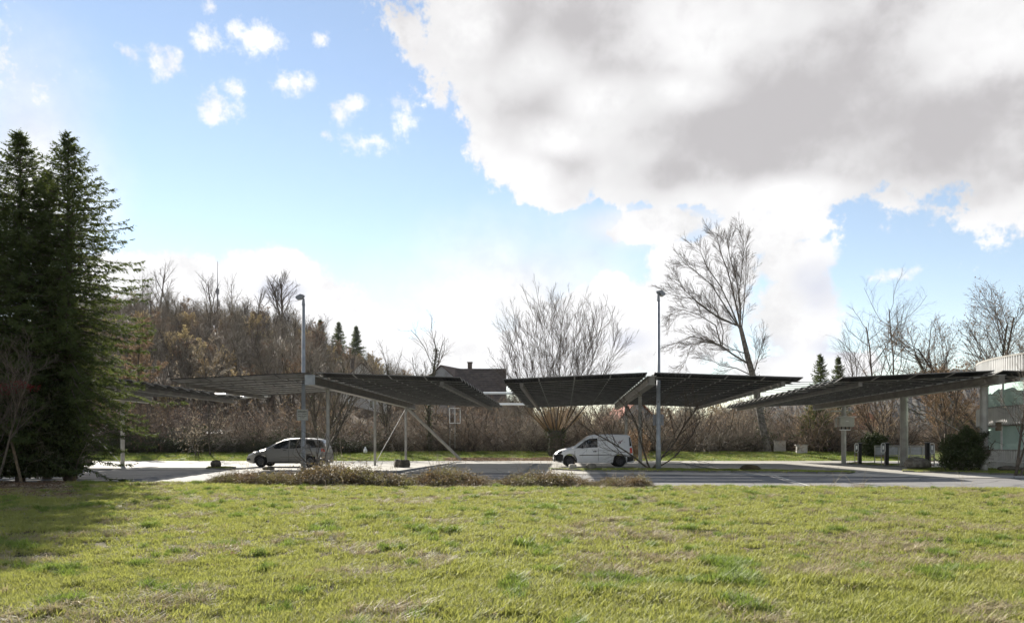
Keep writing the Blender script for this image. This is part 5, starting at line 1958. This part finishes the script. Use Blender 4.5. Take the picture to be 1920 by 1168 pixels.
# rough verge tufts along the road edge
pts, rots, scl, idx = [], [], [], []
for k in range(1900):
    x = rs.uniform(-17, 19)
    y = road_front(x) - .35 + rs.normal(0, .16)
    if -16 < x < -10.5 and rs.rand() < .75:
        continue
    pts.append((x, y, meadow_z(x, y) - .02))
    rots.append((rs.normal(0, .2), rs.normal(0, .2), rs.uniform(0, 6.28)))
    s = rs.uniform(.7, 1.3)
    scl.append((s, s, s))
    idx.append(rs.choice([0, 2, 4, 5, 6]))
scatter('verge_grass', pts, rots, scl, idx, [blade_clump(11 + q, 34, .11, .075, .007, .9, m_) for q, m_ in enumerate(['grass', 'grass', 'grass', 'grass_lush', 'grass_lush', 'straw', 'straw'])], 'rough grass fringe along the road edge', 'grass')

# grass on the far bank and the islands
bk_src = [blade_clump(21, 40, .28, .13, .022, .9, 'grass_lush'), blade_clump(22, 40, .28, .10, .022, 1.0, 'grass')]
pts, rots, scl, idx = [], [], [], []
for k in range(9000):
    x = rs.uniform(-46, 46)
    y = rs.uniform(57.9, 67)
    px = CX + x / y * FPX
    if 840 < px < 1060 and y < 60.5:
        continue
    if 1715 < px < 1790:
        continue
    pts.append((x, y, bank_z(x, y) - .01))
    rots.append((0, 0, rs.uniform(0, 6.28)))
    s = rs.uniform(.7, 1.3)
    scl.append((s, s, s))
    idx.append(0 if rs.rand() < .45 else 1)


def in_poly(x, y, poly):
    c = False
    for (x0, y0), (x1, y1) in zip(poly, poly[1:] + poly[:1]):
        if (y0 > y) != (y1 > y) and x < (x1 - x0) * (y - y0) / (y1 - y0) + x0:
            c = not c
    return c


for nm in ('van_island', 'corner_island', 'meter_island', 'small_island'):
    o = bpy.data.objects[nm]
    pl = [(v.co.x, v.co.y) for v in list(o.data.vertices)[:len(o.data.vertices) // 2]]
    xs_, ys_ = [p[0] for p in pl], [p[1] for p in pl]
    for k in range(int((max(xs_) - min(xs_)) * (max(ys_) - min(ys_)) * 22)):
        x, y = rs.uniform(min(xs_), max(xs_)), rs.uniform(min(ys_), max(ys_))
        if in_poly(x, y, pl):
            pts.append((x, y, .045))
            rots.append((0, 0, rs.uniform(0, 6.28)))
            s = rs.uniform(.45, .9)
            scl.append((s, s, s * .9))
            idx.append(0 if rs.rand() < .25 else 1)
scatter('bank_grass', pts, rots, scl, idx, bk_src, 'bright green grass on the far bank and the kerbed islands', 'grass')


# bramble strip on the verge
def bramble(seed, n, L, leaf, nleaf, smat):
    rng = random.Random(seed)
    segs, C = [], []
    for k in range(n):
        a = rng.random() * 6.28
        p = Vector((rng.gauss(0, .12), rng.gauss(0, .12), 0))
        d = Vector((math.cos(a) * rng.uniform(.3, 1.0), math.sin(a) * rng.uniform(.3, 1.0), 1.1)).normalized()
        l_ = L * rng.uniform(.6, 1.25)
        r = rng.uniform(.003, .006)
        for i in range(6):
            d = (d + Vector((0, 0, -.30)) + Vector((rng.gauss(0, .12), rng.gauss(0, .12), rng.gauss(0, .08)))).normalized()
            q = p + d * l_ / 6
            if q.z < .01:
                q.z = .01
            segs.append((p.copy(), q.copy(), r, r * .85))
            for j in range(nleaf):
                C.append((p.lerp(q, rng.random()) + Vector((rng.gauss(0, .03), rng.gauss(0, .03), rng.gauss(0, .03))))[:])
            p = q
    rs_ = np.random.RandomState(seed)
    parts = [(segs_mesh('b', segs, 3), M[smat])]
    if C:
        parts.append((leaf_mesh('b', C, .045, rs_), M[leaf]))
    return join_meshes('bramble', parts)


br_src = [(bramble(1, 30, .75, 'leaf_bramble', 3, 'twig_red'), None), (bramble(2, 34, .65, 'leaf_bramble', 4, 'twig'), None), (bramble(3, 26, .85, 'leaf_pale', 1, 'twig_grey'), None),
          (bramble(4, 40, .5, 'leaf_bramble', 4, 'twig_red'), None), (bramble(5, 44, .6, 'straw', 0, 'straw'), None)]
pts, rots, scl, idx = [], [], [], []
prof = [(395, .22), (430, .40), (500, .44), (560, .40), (620, .72), (660, .62), (720, .46), (780, .34), (830, .58), (870, .46), (930, .22), (985, .46), (1050, .52), (1085, .30), (1115, .16), (1150, .40), (1175, .18), (1195, .44), (1212, .14)]
for k in range(1900):
    px = rs.uniform(393, 1214)
    hgt = lerp_poly(prof, px)
    if rs.rand() > .35 + hgt:
        continue
    y0 = road_front(X(px, 25.5))
    y = y0 - .75 + rs.normal(0, .30)
    x = X(px, y)
    pts.append((x, y, meadow_z(x, min(y, y0 - .3)) - .02))
    rots.append((rs.normal(0, .12), rs.normal(0, .12), rs.uniform(0, 6.28)))
    s = hgt * rs.uniform(1.35, 2.45)
    scl.append((max(s, .6) * .9, max(s, .6) * .8, s))
    idx.append(rs.choice(5, p=[.16, .27, .12, .15, .30]) if px > 560 else rs.choice(5, p=[.34, .2, .16, .24, .06]))
scatter('bramble_verge', pts, rots, scl, idx, br_src, 'tangled reddish brambles and dry stalks along the road verge', 'brambles')

# dry tufts on the right part of the verge
for px, s, lab in ((1612, 1.9, 'straw-yellow dry grass tussock on the verge right of centre'), (1560, 1.2, 'small dry stalk tuft on the verge left of the yellow tussock'), (1198, 2.0, 'pale dry grass tussock at the right end of the brambles'), (1810, 1.1, 'dry grass tuft on the verge near the right picture edge')):
    y = road_front(X(px, 25)) - .45
    t = thing('dry_tussock', lab, 'grass tuft', (X(px, y), y, meadow_z(X(px, y), y) - .02), px * .1)
    me, mm = blade_clump(int(px), 160, .14 * s, .14 * s, .008, 1.5, 'straw')
    put('blades', me, mm, t)
    rng = random.Random(px)
    sg_ = []
    for k in range(7):
        d_ = Vector((rng.gauss(0, .45), rng.gauss(0, .3), 1)).normalized()
        p = Vector((rng.gauss(0, .1), rng.gauss(0, .1), 0))
        L = rng.uniform(.35, .75) * min(s, 1.5) * .8
        for i in range(4):
            d_ = (d_ + Vector((.12 * d_.x, .12 * d_.y, -.1))).normalized()
            q = p + d_ * L / 4
            sg_.append((p.copy(), q.copy(), .0035, .003))
            p = q
    put('stalks', segs_mesh('stalks', sg_, 3), M['straw'], t)

# fallen leaves
lf = []
for q in range(3):
    C = np.column_stack([rs.normal(0, .12, 16), rs.normal(0, .12, 16), rs.uniform(.005, .03, 16)])
    lf.append((leaf_mesh('fallen', C, .07, rs, .9, .7), M['leaf_brown' if q < 2 else 'leaf_pale']))
pts, rots, scl, idx = [], [], [], []
for k in range(2600):
    u = rs.rand()
    if u < .55:
        y = rs.uniform(20.5, 28)
        x = rs.uniform(-.74, -.585) * y
        z = meadow_z(x, y) if y < road_front(x) + .2 else .01
        s = rs.uniform(.7, 1.3)
    elif u < .9:
        px = rs.uniform(835, 1062)
        y = rs.uniform(57.8, 60.6)
        x = X(px, y)
        z = bank_z(x, y)
        s = rs.uniform(1.2, 2.0)
    else:
        y = rs.uniform(6.5, 20)
        x = rs.uniform(-.7, .7) * y
        z = meadow_z(x, y) + .02
        s = rs.uniform(.4, .7)
        if rs.rand() < .6:
            continue
    pts.append((x, y, z))
    rots.append((0, 0, rs.uniform(0, 6.28)))
    scl.append((s, s, s))
    idx.append(rs.choice(3))
scatter('leaf_litter', pts, rots, scl, idx, lf, 'brown fallen leaves under the spruces and along the far bank', 'leaves')

# ------------------------------------------------------------------ thin air over the valley
hz_m = bpy.data.materials.new('haze_air')
hz_m.use_nodes = True
_t = NT(hz_m.node_tree)
_t.n.remove(_t.n['Principled BSDF'])
_v = _t.add('ShaderNodeVolumePrincipled')
_v.inputs['Color'].default_value = (.82, .88, 1.0, 1)
_v.inputs['Density'].default_value = HAZE
_v.inputs['Anisotropy'].default_value = .3
_t.l.new(_v.outputs[0], _t.n['Material Output'].inputs['Volume'])
if HAZE > 0:
    hb = put('haze', MB().box((0, 725, 78), (3900, 2150, 160)), hz_m)
    hb['kind'] = 'stuff'
    hb['label'] = 'thin pale haze over the valley'
    hb['category'] = 'haze'
